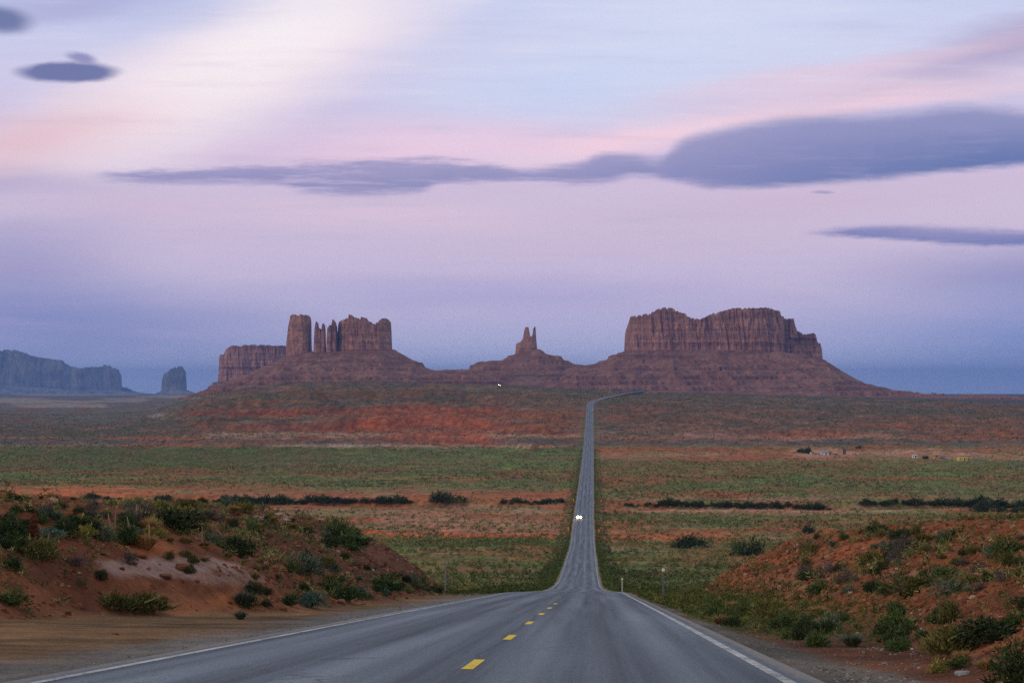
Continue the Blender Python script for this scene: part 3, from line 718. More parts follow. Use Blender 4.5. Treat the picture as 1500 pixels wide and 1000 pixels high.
for o_ in list(BE.children) + list(BF.children):
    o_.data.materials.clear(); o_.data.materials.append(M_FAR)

# ------------------------------------------------------------------ plants
def leaf_cloud(n, size, shell=.55, flat=1.0, seed=0, up=.3, slim=.45):
    """leaf-sized triangles through a dome of radius .5 and height 1"""
    r = np.random.default_rng(seed)
    a = r.random(n) * 2 * np.pi; u = r.random(n) ** .8
    el = np.arcsin(u); rad = shell + (1 - shell) * r.random(n) ** .5
    lob = .78 + .30 * fbm(a * 1.3 + 3, el * 2.2, 2, seed + 3) + .12 * r.random(n)
    P = np.stack([np.cos(a) * np.cos(el) * .5, np.sin(a) * np.cos(el) * .5, np.sin(el) * flat], -1) * (rad * lob)[:, None]
    m_ = 7; ca = r.random(m_) * 6.283; cr = np.concatenate([[0.05], r.uniform(.16, .36, m_ - 1)]); cs = r.uniform(.38, .66, m_); chh = np.concatenate([[.95], r.uniform(.45, .95, m_ - 1)])
    w_ = cs ** 2 / (cs ** 2).sum(); kk_ = r.choice(m_, n, p=w_)
    P = P * np.stack([cs[kk_], cs[kk_], chh[kk_]], -1) + np.stack([np.cos(ca[kk_]) * cr[kk_], np.sin(ca[kk_]) * cr[kk_], 0 * a], -1)
    d = P.copy(); d[:, 2] = d[:, 2] * .6 + up; d += r.normal(0, .32, (n, 3)); d /= np.linalg.norm(d, axis=1)[:, None]
    sd_ = np.cross(d, r.normal(0, 1, (n, 3))); sd_ /= np.linalg.norm(sd_, axis=1)[:, None]
    L_ = size * (.5 + .8 * r.random(n)) * np.where(r.random(n) < .06, 2.2, 1.0); W_ = L_ * slim
    v = np.stack([P - sd_ * W_[:, None] * .5, P + sd_ * W_[:, None] * .5, P + d * L_[:, None]], 1)
    v[..., 2] = np.maximum(v[..., 2], -.02)
    return v.reshape(-1, 3)
def blades(n, spread=.5, thick=.02, seed=0, droop=.25, base=.12):
    r = np.random.default_rng(seed)
    a = r.random(n) * 2 * np.pi; b = base * np.sqrt(r.random(n)); B = np.stack([np.cos(a) * b, np.sin(a) * b, 0 * a], -1)
    a2 = a + r.normal(0, .5, n); k = spread * r.random(n) ** .7; h = (.55 + .45 * r.random(n)) * (1 - .5 * k)
    M_ = B + np.stack([np.cos(a2) * k * .45, np.sin(a2) * k * .45, h * .62], -1)
    Tp = B + np.stack([np.cos(a2) * k, np.sin(a2) * k, h * (1 - droop * k)], -1)
    sd_ = np.stack([-np.sin(a2 + r.normal(0, .8, n)), np.cos(a2), 0 * a], -1) * thick
    v = np.stack([B - sd_ * .5, B + sd_ * .5, M_ + sd_ * .4, M_ - sd_ * .4, M_ - sd_ * .4, M_ + sd_ * .4, Tp], 1)
    return v
def mesh_leaf(name, v):
    return np_mesh(name, v, np.arange(len(v)).reshape(-1, 3))
def mesh_blades(name, v):
    n = len(v); o = np.arange(n)[:, None] * 7
    P = v.reshape(-1, 3)
    tri = np.concatenate([o + [0, 1, 2], o + [0, 2, 3], o + [3, 2, 6]], 1).reshape(-1, 3)
    return np_mesh(name, P, tri)
def stems(seed, n=9):
    m = MB(); r = random.Random(seed)
    for i in range(n):
        a = r.random() * 6.28; k = r.uniform(.12, .32); z = r.uniform(.4, .7)
        m.tube([(0, 0, -.08), (math.cos(a) * k * .5, math.sin(a) * k * .5, z * .5), (math.cos(a) * k, math.sin(a) * k, z)], [.022, .014, .006], 4)
    return m
PROTO = {}
def protos():
    for kind, n, size, shell, up, slim in (('dark', 1500, .09, .45, .35, .4), ('tamarisk', 1300, .13, .35, .6, .3), ('sage', 1300, .10, .5, .5, .32), ('teal', 1300, .10, .5, .5, .3), ('green', 1300, .12, .4, .7, .28),
                                     ('olive', 1500, .14, .4, .8, .2), ('yellow', 1300, .11, .55, .8, .28), ('purple', 900, .14, .35, .5, .14)):
        PROTO[kind] = [mesh_leaf('foliage', leaf_cloud(n, size, shell, 1.0, 200 + 7 * i + len(kind) * 31, up, slim)) for i in range(3)]
        for m_ in PROTO[kind]: m_.materials.append(L[kind])
    for kind, mk, sp in (('straw', 'straw', .55), ('grass', 'green', .6), ('pale', 'sage', .55), ('reed', 'olive', .5)):
        PROTO[kind] = [mesh_blades('foliage', blades(420, sp, .022, 300 + i + len(kind) * 17)) for i in range(3)]
        for m_ in PROTO[kind]: m_.materials.append(L[mk])
protos()
STEM = [stems(i) for i in range(3)]
STEM_ME = []
for sm in STEM:
    q = bpy.data.meshes.new('stems'); q.from_pydata(sm.v, [], sm.f); q.materials.append(M_WOOD); STEM_ME.append(q)
NPL = 0
def plant(name, kind, x, y, wpx, hpx, label, cat, group=None, loc=None, parts=True):
    global NPL
    if loc is None: s, d, z = at(x, y)
    else: s, d, z = loc
    wm = wpx * d / F; hm = hpx * d / F; NPL += 1
    e = empty(name, (s, d, z - .04 * hm), random.random() * 6.28, label=label, cat=cat, group=group)
    i = NPL % 3
    if parts:
        f = bpy.data.objects.new('foliage', PROTO[kind][i]); C.objects.link(f); f.parent = e; f.scale = (wm * 1.4, wm * 1.4, hm * 1.35)
        if kind not in ('straw', 'grass', 'pale', 'reed'):
            g = bpy.data.objects.new('stems', STEM_ME[i]); C.objects.link(g); g.parent = e; g.scale = (wm, wm, hm)
    return e

# plants one can tell apart on the two banks: name, kind, x, foot y, width, height, label
SP = [
 ('rabbitbrush', 'yellow', 232, 750, 21, 14, 'pale yellow-green rabbitbrush on the left bank crest, by itself above the purple twigs', 'shrub'),
 ('rabbitbrush', 'yellow', 253, 754, 18, 14, 'yellow-green rabbitbrush on the left bank crest in front of the taller olive one', 'shrub'),
 ('rabbitbrush', 'olive', 266, 748, 26, 14, 'olive rabbitbrush behind the small yellow-green one on the left bank crest', 'shrub'),
 ('rabbitbrush', 'yellow', 292, 747, 14, 11, 'small round yellow rabbitbrush between the olive shrubs of the left bank crest', 'shrub'),
 ('rabbitbrush', 'sage', 335, 745, 22, 16, 'pale grey-green rabbitbrush poking above the dark hedge line on the left bank', 'shrub'),
 ('rabbitbrush', 'olive', 357, 752, 24, 17, 'olive rabbitbrush beside the orange dry grass on the left bank crest', 'shrub'),
 ('dry_grass_tuft', 'straw', 341, 752, 18, 9, 'short orange dry grass tuft on the left bank crest between two rabbitbrushes', 'grass tuft'),
 ('dry_grass_tuft', 'straw', 216, 781, 30, 22, 'pale upright straw grass tuft behind the wide golden one', 'grass tuft'),
 ('dry_grass_tuft', 'straw', 211, 804, 36, 22, 'wide golden dry grass tuft standing over bare orange soil', 'grass tuft'),
 ('sage_bush', 'teal', 78, 763, 16, 12, 'round blue-green sage bush behind the stone cairn', 'bush'),
 ('sage_bush', 'teal', 68, 756, 9, 7, 'tiny blue-green sage bush touching the round one behind the cairn', 'bush'),
 ('sage_bush', 'teal', 66, 790, 34, 13, 'low spreading blue-green sage bush at the foot of the cairn', 'bush'),
 ('sage_bush', 'sage', 149, 795, 27, 21, 'bright rounded sage bush right of the two thin stalks', 'bush'),
 ('sage_bush', 'olive', 50, 824, 46, 26, 'large mid-green rounded bush on the bare red slope below the cairn', 'bush'),
 ('dark_bush', 'dark', 16, 836, 27, 18, 'black-green bush at the edge of the slope, below the large mid-green one', 'bush'),
 ('dark_bush', 'dark', 12, 791, 46, 34, 'tall dark bush in the thicket left of the cairn', 'bush'),
 ('dark_bush', 'dark', 30, 782, 22, 18, 'dark bush squeezed between the thicket and the cairn', 'bush'),
 ('dark_bush', 'dark', 92, 790, 32, 25, 'dark bush just right of the low blue-green sage', 'bush'),
 ('dark_bush', 'dark', 128, 786, 30, 26, 'dark bush left of the bright rounded sage', 'bush'),
 ('dark_bush', 'dark', 262, 781, 60, 32, 'broad very dark bush on the crest right of the golden grass', 'bush'),
 ('dark_bush', 'green', 180, 797, 40, 24, 'dull green bush between bright sage and golden grass', 'bush'),
 ('dark_bush', 'green', 190, 772, 34, 18, 'green bush behind the pale straw tuft', 'bush'),
 ('dark_bush', 'dark', 339, 773, 15, 12, 'small round black-green bush alone on the red crest slope', 'bush'),
 ('dead_shrub', 'purple', 184, 826, 20, 17, 'bare grey twiggy shrub above the pale patch of soil', 'shrub'),
 ('dead_shrub', 'purple', 110, 834, 26, 17, 'thin grey-brown twiggy shrub on the bare slope left of the pale patch', 'shrub'),
 ('dark_bush', 'dark', 145, 852, 18, 14, 'small dark bush with forked top on the lower edge of the pale patch', 'bush'),
 ('roadside_bush', 'olive', 165, 893, 58, 24, 'left half of the long olive thicket by the sandy pull-out', 'bush'),
 ('roadside_bush', 'olive', 208, 897, 60, 28, 'right half of the long olive thicket by the sandy pull-out', 'bush'),
 ('roadside_bush', 'green', 14, 891, 44, 20, 'dark green bush at the edge of the sandy pull-out under the bare slope', 'bush'),
 ('sage_bush', 'sage', 310, 797, 24, 17, 'pale sage bush at the upper end of the diagonal row on the left bank', 'bush'),
 ('sage_bush', 'olive', 330, 806, 30, 22, 'olive bush in the middle of the diagonal row on the left bank', 'bush'),
 ('dark_bush', 'dark', 352, 817, 34, 28, 'dark bush at the lower end of the diagonal row on the left bank', 'bush'),
 ('pale_grass_tuft', 'pale', 357, 890, 30, 24, 'grey-green spiky tuft above the smaller one at the foot of the left bank', 'grass tuft'),
 ('pale_grass_tuft', 'pale', 351, 908, 20, 14, 'small pale spiky tuft on the gravel edge of the left bank', 'grass tuft'),
 ('sage_bush', 'sage', 445, 842, 42, 30, 'big grey-green bush halfway down the stony left slope', 'bush'),
 ('sage_bush', 'teal', 452, 890, 38, 20, 'blue-green low bush near the gravel under the left slope', 'bush'),
 ('dark_bush', 'green', 498, 880, 50, 24, 'wide deep green bush at the foot of the left slope', 'bush'),
 ('dark_bush', 'green', 560, 866, 44, 22, 'deep green bush low on the left slope towards its end', 'bush'),
 ('sage_bush', 'teal', 563, 873, 13, 10, 'tiny round blue-green bush at the gravel near the end of the left slope', 'bush'),
 ('dark_bush', 'green', 488, 788, 46, 26, 'green bush on the shoulder where the left bank starts to fall', 'bush'),
 ('dark_bush', 'green', 512, 800, 40, 22, 'green bush below the shoulder of the left bank, on its skyline', 'bush'),
 ('dark_bush', 'dark', 482, 802, 24, 16, 'small dark bush just under the shoulder bush of the left bank', 'bush'),
 ('dark_bush', 'olive', 442, 782, 28, 14, 'olive bush on the red crest left of the shoulder of the left bank', 'bush'),
 ('right_bank_bush', 'green', 1470, 812, 40, 24, 'grey-green clump on a soil lip high on the right bank', 'bush'),
 ('right_bank_bush', 'sage', 1448, 816, 28, 18, 'pale sage bush at the lower end of the soil lip on the right bank', 'bush'),
 ('sage_bush', 'sage', 1209, 924, 38, 24, 'grey-green leafy bush low on the right bank above the gravel', 'bush'),
 ('roadside_bush', 'green', 1188, 945, 24, 20, 'round bright green bush at the gravel edge of the right bank', 'bush'),
 ('pale_grass_tuft', 'pale', 1245, 945, 34, 18, 'pale dry spiky tuft right of the round green bush', 'grass tuft'),
 ('roadside_bush', 'olive', 1392, 958, 66, 44, 'large olive bush at the foot of the right bank', 'bush'),
 ('roadside_bush', 'dark', 1450, 938, 76, 32, 'wide dark bush behind the large olive one on the right bank', 'bush'),
 ('roadside_bush', 'dark', 1488, 1003, 62, 58, 'very dark bush cut by the lower corner of the picture', 'bush'),
 ('roadside_bush', 'green', 1402, 974, 34, 15, 'low green bush in front of the large olive one', 'bush'),
 ('roadside_bush', 'yellow', 1366, 982, 24, 18, 'small yellow-green bush by the grey rubble', 'bush'),
 ('right_bank_bush', 'green', 1441, 850, 16, 16, 'small vivid green bush alone on the red slope', 'bush'),
 ('right_bank_bush', 'dark', 1276, 866, 26, 18, 'dark bush in the middle of the right bank', 'bush'),
 ('right_bank_bush', 'olive', 1325, 872, 70, 26, 'long olive clump across the middle of the right bank', 'bush'),
 ('right_bank_bush', 'sage', 1386, 872, 40, 22, 'grey-green clump right of the long olive one', 'bush'),
 ('right_bank_bush', 'dark', 1280, 781, 34, 14, 'dark green bush on the skyline of the right bank', 'bush'),
 ('right_bank_bush', 'dark', 1316, 791, 46, 16, 'wide dark bush just below the skyline of the right bank', 'bush'),
 ('right_bank_bush', 'dark', 1194, 789, 10, 8, 'tiny dark bush on the red skyline knob of the right bank', 'bush'),
 ('tamarisk_bush', 'tamarisk', 1098, 813, 38, 21, 'large round dark bush where the right bank meets the valley floor', 'bush'),
 ('tamarisk_bush', 'tamarisk', 1010, 802, 42, 16, 'large dark oval bush on pink soil in the valley right of the road', 'bush'),
 ('tamarisk_bush', 'tamarisk', 652, 739, 38, 14, 'lone dark dome-shaped bush in a gap of the dark bush line, left of the road', 'bush'),
 ('tamarisk_bush', 'tamarisk', 1438, 748, 24, 15, 'dark bush standing forward of the bush line, right of the road', 'bush'),
 ('tamarisk_bush', 'tamarisk', 1172, 662, 10, 5, 'small dark tree left of the white homestead shed', 'tree'),
]
for (nm, kd, x, y, wp, hp, lab, cat) in SP: plant(nm, kd, x, y, wp, hp, lab, cat)

ORD = 'first second third fourth fifth sixth seventh eighth ninth tenth eleventh twelfth thirteenth fourteenth fifteenth sixteenth seventeenth eighteenth nineteenth twentieth'.split()
def ordinal(i): return ORD[i] if i < 20 else 'thirtieth' if i == 29 else ('twenty-' + ORD[i - 20]) if i < 29 else ('thirty-' + ORD[i - 30])
# the dark bushes that line the wash across the valley
def belt(x0, x1, yb, n, hmin, hmax, lab, grp):
    road_end = x1 < HX
    for i in range(n):
        x = x0 + (x1 - x0) * (i + random.uniform(.2, .8)) / n; h = hmin * .5 + (hmax - hmin * .5) * random.random() ** 1.2
        y = yb(x) + random.uniform(-1, 1)
        plant('tamarisk_bush', 'tamarisk', x, y, h * random.uniform(1.4, 2.7), h, lab % ordinal(n - 1 - i if road_end else i), 'bush', grp)
belt(0, 260, lambda x: 733 + x * .01, 11, 4, 9, '%s dark bush from the road end, under the bare red bank across the valley', 'dark bushes under the red bank')
belt(258, 606, lambda x: 738, 36, 7, 11, '%s bush from the road end of the long hedge-like line across the valley', 'dark bush line left of the road')
belt(735, 822, lambda x: 738 - (x - 735) * .01, 11, 4, 8, '%s low bush from the road in the short line before the lone dome bush', 'short dark bush line beside the road')
belt(915, 1215, lambda x: 741 + (x - 915) * .015, 36, 5, 9, '%s bush from the road in the long low line right of it', 'dark bush line right of the road')
belt(1255, 1500, lambda x: 737 + (x - 1255) * .02, 25, 7, 12, '%s bush from the road end of the tall line far right in the valley', 'tall dark bush line on the right')
belt(1455, 1500, lambda x: 749, 3, 7, 9, '%s bush of the three in front of the tall bush line', 'front bushes of the tall line')

# smaller plants scattered over the banks
LOOK = {'dark': 'dark green', 'green': 'mid-green', 'sage': 'grey-green', 'olive': 'olive', 'yellow': 'yellow-green', 'purple': 'dusky purple', 'straw': 'straw-coloured', 'reed': 'olive', 'pale': 'pale'}
MARKS = [(45, 770, 'by the tall cairn'), (149, 785, 'by the bright rounded sage'), (211, 795, 'by the golden grass'), (262, 770, 'by the broad dark crest bush'), (345, 750, 'by the orange grass tuft'),
 (107, 757, 'by the low cairn'), (232, 745, 'by the pale rabbitbrush'), (185, 745, 'by the flower stalks'), (330, 800, 'by the diagonal bush row'), (402, 757, 'by the pale slabs'), (445, 830, 'by the big grey-green bush'), (500, 790, 'by the bank shoulder'),
 (452, 885, 'by the blue-green low bush'), (498, 872, 'by the wide deep green bush'), (565, 865, 'by the tiny round bush'), (560, 820, 'under the falling skyline'), (400, 800, 'on the open stony slope'), (400, 860, 'low on the stony slope'), (630, 855, 'by the tall wooden post'),
 (1194, 789, 'by the red skyline knob'), (1207, 833, 'by the high pale rock'), (1276, 860, 'in the middle of the bank'), (1325, 865, 'by the long olive clump'), (1386, 865, 'right of the long olive clump'), (1460, 805, 'by the soil lip'),
 (1316, 785, 'by the wide skyline bush'), (1307, 826, 'by the dry hollow'), (1441, 845, 'by the vivid green bush'), (1209, 915, 'by the leafy roadside bush'), (1188, 940, 'by the round bright bush'), (1245, 940, 'by the spiky tuft'),
 (1050, 890, 'by the toe of the bank'), (1110, 905, 'along the grassy edge'), (1150, 860, 'on the stony lit end'), (1392, 945, 'by the large olive bush'), (1470, 920, 'by the wide dark bush'), (1480, 860, 'at the far end'), (1400, 790, 'on the broad skyline'), (1310, 920, 'right of the spiky tuft')]
def scatter(nm, kinds, n, xr, yf, wr, lab, cat, grp, seed):
    r = random.Random(seed)
    for i in range(n):
        x = r.uniform(*xr); y0, y1 = yf(x); y = r.uniform(y0, y1)
        k2 = r.choice(kinds); wp = r.uniform(*wr) * (.7 + .9 * (y - 740) / 250)
        rel = wp / (.7 + .9 * (y - 740) / 250); q_ = (rel - wr[0]) / (wr[1] - wr[0])
        mk = min(MARKS, key=lambda m_: (m_[0] - x) ** 2 + 3 * (m_[1] - y) ** 2)
        side_ = 'above' if y < mk[1] - 6 else 'below' if y > mk[1] + 8 else 'beside'
        where = side_ + mk[2][2:] if mk[2].startswith('by ') else mk[2]
        words_ = lab % (('small', 'middling', 'large')[min(2, int(q_ * 3))] + ' ' + LOOK[k2])
        plant(nm, k2, x, y, wp, wp * r.uniform(.45, .75), '%s, %s' % (words_, where), cat, grp)
scatter('scrub_bush', ['green', 'sage', 'olive', 'dark', 'yellow'], 44, (0, 320), lambda x: (744, 792 - max(0, x - 230) * .3), (12, 30), '%s scrub bush on the left bank top', 'bush', 'scrub on top of the left bank', 1)
scatter('scrub_bush', ['dark', 'dark', 'green'], 9, (0, 22), lambda x: (752, 812), (22, 40), '%s thicket bush on the left bank top', 'bush', 'dark thicket on the left bank', 21)
scatter('dead_shrub', ['purple'], 22, (60, 330), lambda x: (744, 764), (14, 34), '%s twiggy shrub on the left bank top', 'shrub', 'purple twigs on the left bank', 2)
scatter('scrub_bush', ['olive', 'sage', 'green', 'green', 'dark', 'sage'], 62, (360, 640), lambda x: (max(765, 765 + (x - 450) * .52) + 8, 893 - (x - 400) * .12), (8, 22), '%s scrub bush on the left slope', 'bush', 'scrub on the left slope', 3)
scatter('scrub_bush', ['dark', 'olive', 'purple'], 14, (240, 380), lambda x: (790, 845), (7, 16), '%s scrub bush on the red left crest', 'bush', 'scrub on the left crest', 4)
scatter('scrub_bush', ['green', 'dark', 'olive', 'sage'], 56, (1180, 1500), lambda x: (776, 870), (10, 26), '%s scrub bush on the right bank', 'bush', 'scrub on the right bank', 5)
scatter('dead_shrub', ['purple'], 24, (1150, 1500), lambda x: (790 + max(0, 1230 - x) * .3, 880), (12, 30), '%s twiggy shrub on the right bank', 'shrub', 'twiggy shrubs on the right bank', 6)
scatter('roadside_bush', ['green', 'olive', 'dark', 'green'], 34, (1030, 1330), lambda x: (884 + (x - 1030) * .12, 918 + (x - 1030) * .17), (12, 28), '%s leafy bush at the right bank foot', 'bush', 'bushes at the foot of the right bank', 7)
scatter('scrub_bush', ['green', 'olive', 'dark'], 12, (1300, 1500), lambda x: (890, 935), (16, 34), '%s scrub bush low on the right bank', 'bush', 'low scrub of the right bank', 8)
scatter('dry_grass_tuft', ['straw'], 16, (1040, 1500), lambda x: (880 + (x - 1040) * .1, 915 + (x - 1040) * .16), (10, 22), '%s dry tuft at the right bank foot', 'grass tuft', 'dry tufts of the right bank', 9)
scatter('dry_grass_tuft', ['straw', 'reed', 'pale'], 26, (40, 430), lambda x: (748, 806), (10, 20), '%s thin grass tuft on the left bank top', 'grass tuft', 'dry tufts of the left bank', 10)

# tall dead flower stalks on the left bank
for (x, y, h, ln, lab) in ((158, 776, 22, -3, 'thin leaning dead flower stalk, leftmost of the stalks on the left bank'), (165, 772, 20, 1, 'straight thin dead flower stalk beside the leaning one'),
                           (197, 761, 22, 0, 'tall pale dead flower stalk on the skyline of the left bank'), (187, 778, 20, -4, 'leaning dead stalk left of the straw grass tuft'),
                           (216, 790, 22, 0, 'pale upright dead stalk rising through the straw grass tuft'), (182, 753, 9, 0, 'short dead stalk beside the tall one on the skyline'),
                           (294, 795, 24, 0, 'pale dead stalk with bushy head, left of the diagonal row of bushes')):
    s, d, z = at(x, y); hm = h * d / F; lx = ln * d / F
    m = MB().tube([(0, 0, -.1), (lx * .5, 0, hm * .5), (lx, 0, hm)], [.035, .03, .015], 5)
    o = m.build('flower_stalk', mat('dead_stalk', vary((.30, .22, .13)), .9)); o.location = (s, d, z)
    tag(o, lab, 'plant stalk')

# ------------------------------------------------------------------ ground cover too thick to count
def tri_clumps(P, size, tall, n, seed, slim=.5, ln=1.1):
    """P (m,3) feet; n leaf triangles each in a dome"""
    r = np.random.default_rng(seed); m = len(P)
    a = r.random((m, n)) * 2 * np.pi; el = np.arcsin(r.random((m, n))); rad = .35 + .65 * r.random((m, n))
    Cc = np.stack([np.cos(a) * np.cos(el) * .5 * rad, np.sin(a) * np.cos(el) * .5 * rad, np.sin(el) * rad * tall[:, None]], -1) * size[:, None, None]
    Cc += P[:, None, :]
    d1 = r.normal(0, 1, (m, n, 3)); d1 /= np.linalg.norm(d1, axis=-1, keepdims=True); d1[..., 2] = np.abs(d1[..., 2])
    d2 = np.cross(d1, r.normal(0, 1, (m, n, 3))); d2 /= np.linalg.norm(d2, axis=-1, keepdims=True)
    q = (size * (2.2 / math.sqrt(n)) * .42)[:, None, None]
    return np.stack([Cc - d2 * q * slim, Cc + d2 * q * slim, Cc + d1 * q * ln], 2).reshape(-1, 3)
def m_scrub(stops):
    def f(t, b):
        a = t.new('ShaderNodeAttribute', attribute_name='tint').outputs['Fac']
        r = t.new('ShaderNodeNewGeometry').outputs['Random Per Island']
        c = t.ramp(a, stops); c = t.mix(1.0, c, t.ramp(r, [(0, (.6, .6, .6)), (1, (1.45, 1.4, 1.35))]), 'MULTIPLY')
        t.put(b.inputs['Base Color'], c)
    return f
M_SCRUB = mat('scrub_leaves', m_scrub([(0, (.026, .046, .020)), (.3, (.070, .095, .032)), (.55, (.120, .145, .046)), (.8, (.20, .20, .08)), (1, (.32, .26, .10))]), .85, spec=.1)
M_TWIG = mat('grass_leaves', m_scrub([(0, (.03, .05, .012)), (.4, (.07, .10, .025)), (.7, (.12, .13, .04)), (1, (.30, .22, .09))]), .85, spec=.1)
lookz = T(np.zeros(1), np.array([1.0]))
dv = np.unique(np.concatenate([np.arange(300, 2500, 2.0)])); zv = T(np.full(len(dv), 40.0), dv, False); yv = HY - F * zv / dv
def cover(name, n, y0, y1, keep, smin, smax, tallr, nt, m, label, seed, near=False):
    r = np.random.default_rng(seed)
    x = r.uniform(-40, 1540, n); y = r.uniform(y0, y1, n)
    a = (x - HX) / F
    if near: d = None
    o = np.argsort(yv); d = np.interp(y, yv[o], dv[o]) * (1 + r.normal(0, .01, n))
    s = a * d; z = T(s, d)
    k2 = keep(x, y, s, d, r); s, d, z, x, y = s[k2], d[k2], z[k2], x[k2], y[k2]
    size = r.uniform(smin, smax, len(s)) * (.8 + .6 * vn(s / 14, d / 14, 5)); tall = r.uniform(*tallr, len(s))
    V_ = tri_clumps(np.stack([s, d, z], -1), size, tall, nt, seed + 1)
    me_ = mesh_leaf(name, V_)
    tn = np.clip(vn(s / 40, d / 60, 71) * .55 + r.random(len(s)) * .5, 0, 1)
    at_ = me_.attributes.new('tint', 'FLOAT', 'POINT'); at_.data.foreach_set('value', np.repeat(tn, nt * 3).astype(np.float32))
    return tag(link(name, me_, [m]), label, cat='scrub', kind='stuff')
def offroad(s, d, w0=6.2): return np.abs(s - SCn(d)) > w0
def vegk(x, y, s, d):
    vl = tab(y, [(646, .9), (652, .5), (657, 1), (700, .9), (714, .6), (722, .06), (736, .08), (742, .30), (776, .30), (781, .25), (786, .8), (870, .95)])
    vr = tab(y, [(646, .8), (656, .3), (670, .2), (676, 1), (718, .8), (730, .5), (742, .35), (748, .25), (752, .7), (768, .65), (776, .25), (792, .25), (797, .8), (870, .95)])
    return np.where(s < SCn(d), vl, vr) * (.35 + 1.1 * fbm(s / 25, d / 40, 3, 81))
cover('sagebrush', 64000, 645, 800, lambda x, y, s, d, r: offroad(s, d, 8) & (r.random(len(s)) < vegk(x, y, s, d)), .6, 1.7, (.45, .8), 9, M_SCRUB, 'sagebrush covering the wide valley floor', 401)
cover('sagebrush', 15000, 786, 868, lambda x, y, s, d, r: offroad(s, d, 7) & (r.random(len(s)) < vegk(x, y, s, d)), .6, 1.7, (.45, .8), 26, M_SCRUB, 'dense sagebrush on the near valley floor behind the banks', 411)
# far bench scrub
def far_cover():
    r = np.random.default_rng(5); n = 34000
    d = r.uniform(2050, 4450, n); s = (r.uniform(-30, 1530, n) - HX) / F * d; z = T(s, d)
    k2 = offroad(s, d, 9); s, d, z = s[k2], d[k2], z[k2]
    V_ = tri_clumps(np.stack([s, d, z], -1), r.uniform(.8, 2.4, len(s)), r.uniform(.5, .8, len(s)), 7, 6)
    me_ = mesh_leaf('juniper_scrub', V_); at_ = me_.attributes.new('tint', 'FLOAT', 'POINT'); at_.data.foreach_set('value', np.repeat(r.random(len(s)) * .8, 21).astype(np.float32))
    tag(link('scrub_vegetation', me_, [M_SCRUB]), 'dark low scrub dotting the far red bench', cat='scrub', kind='stuff')
far_cover()
# near grass and twigs on the banks and verges
def near_cover(name, n, f, m, label, seed, nt=9, size=(.10, .35), tall=(.6, 1.3), dr=(24, 260), tint=(0, 1)):
    r = np.random.default_rng(seed)
    d = dr[0] * (dr[1] / dr[0]) ** r.random(n); x = r.uniform(-40, 1540, n); s = (x - HX) / F * d
    k2 = r.random(n) < f(s, d, x); s, d = s[k2], d[k2]; z = T(s, d)
    sz = r.uniform(*size, len(s)) * np.clip(d / 85, .26, 1.2); V_ = tri_clumps(np.stack([s, d, z - .02], -1), sz, r.uniform(*tall, len(s)), nt, seed + 1, .22, 2.0)
    me_ = mesh_leaf(name, V_); at_ = me_.attributes.new('tint', 'FLOAT', 'POINT')
    at_.data.foreach_set('value', np.repeat(r.uniform(tint[0], tint[1], len(s)), nt * 3).astype(np.float32))
    tag(link(name, me_, [m]), label, cat='grass', kind='stuff')
def f_bank(s, d, x):
    hl, hr, tl, tr = bank_parts(s, d)
    b = np.where(s < 0, ss(tl, .03, .2) * (.17 + .5 * ss(tl, .8, 1.1)), ss(tr, .1, .3) * .13)
    return b * (d < 225) * ss(fbm(s / 4, d / 7, 3, 91), .42, .62) * 1.3
near_cover('dry_grass', 80000, f_bank, M_SCRUB, 'sparse dry grass and seedlings on the red banks', 501, 18, (.12, .6), (.5, 1.0))
def f_verge(s, d, x):
    hl, hr, tl, tr = bank_parts(s, d); u = s - SCn(d)
    rr_ = (u > 4.25) * (s > tab(d, [(20, 4.6), (40, 3.6), (60, 2.75), (120, 2.5)])) * (1 - ss(tr, .08, .22)) * ss(d, 36, 62) * (d < 240)
    ll = (u < -4.5) * (u > -12) * ss(d, 130, 165) * (d < 250) * (hl < .6)
    far_ = (np.abs(u) > 4.4) * (np.abs(u) < 7.5) * (d > 225)
    return np.clip(rr_ * .9 + ll * .7 + far_ * .8, 0, 1)
near_cover('grass', 46000, f_verge, M_TWIG, 'green roadside grass along the edge of the asphalt', 511, 20, (.12, .42), (.5, 1.1), (34, 520), (0, .85))
# verge grass further off
def verge_far():
    r = np.random.default_rng(9); n = 9500; d = 212 * (1900 / 212) ** r.random(n); sg = np.where(r.random(n) < .5, -1, 1)
    s = SCn(d) + sg * (4.5 + 4.5 * r.random(n) ** 1.6) ; z = T(s, d)
    V_ = tri_clumps(np.stack([s, d, z], -1), r.uniform(.35, .9, n), r.uniform(.5, .9, n), 10, 10)
    me_ = mesh_leaf('grass', V_); at_ = me_.attributes.new('tint', 'FLOAT', 'POINT'); at_.data.foreach_set('value', np.repeat(r.random(n) * .6, 30).astype(np.float32))
    tag(link('grass', me_, [M_TWIG]), 'green strips along both sides of the distant road', cat='grass', kind='stuff')
verge_far()

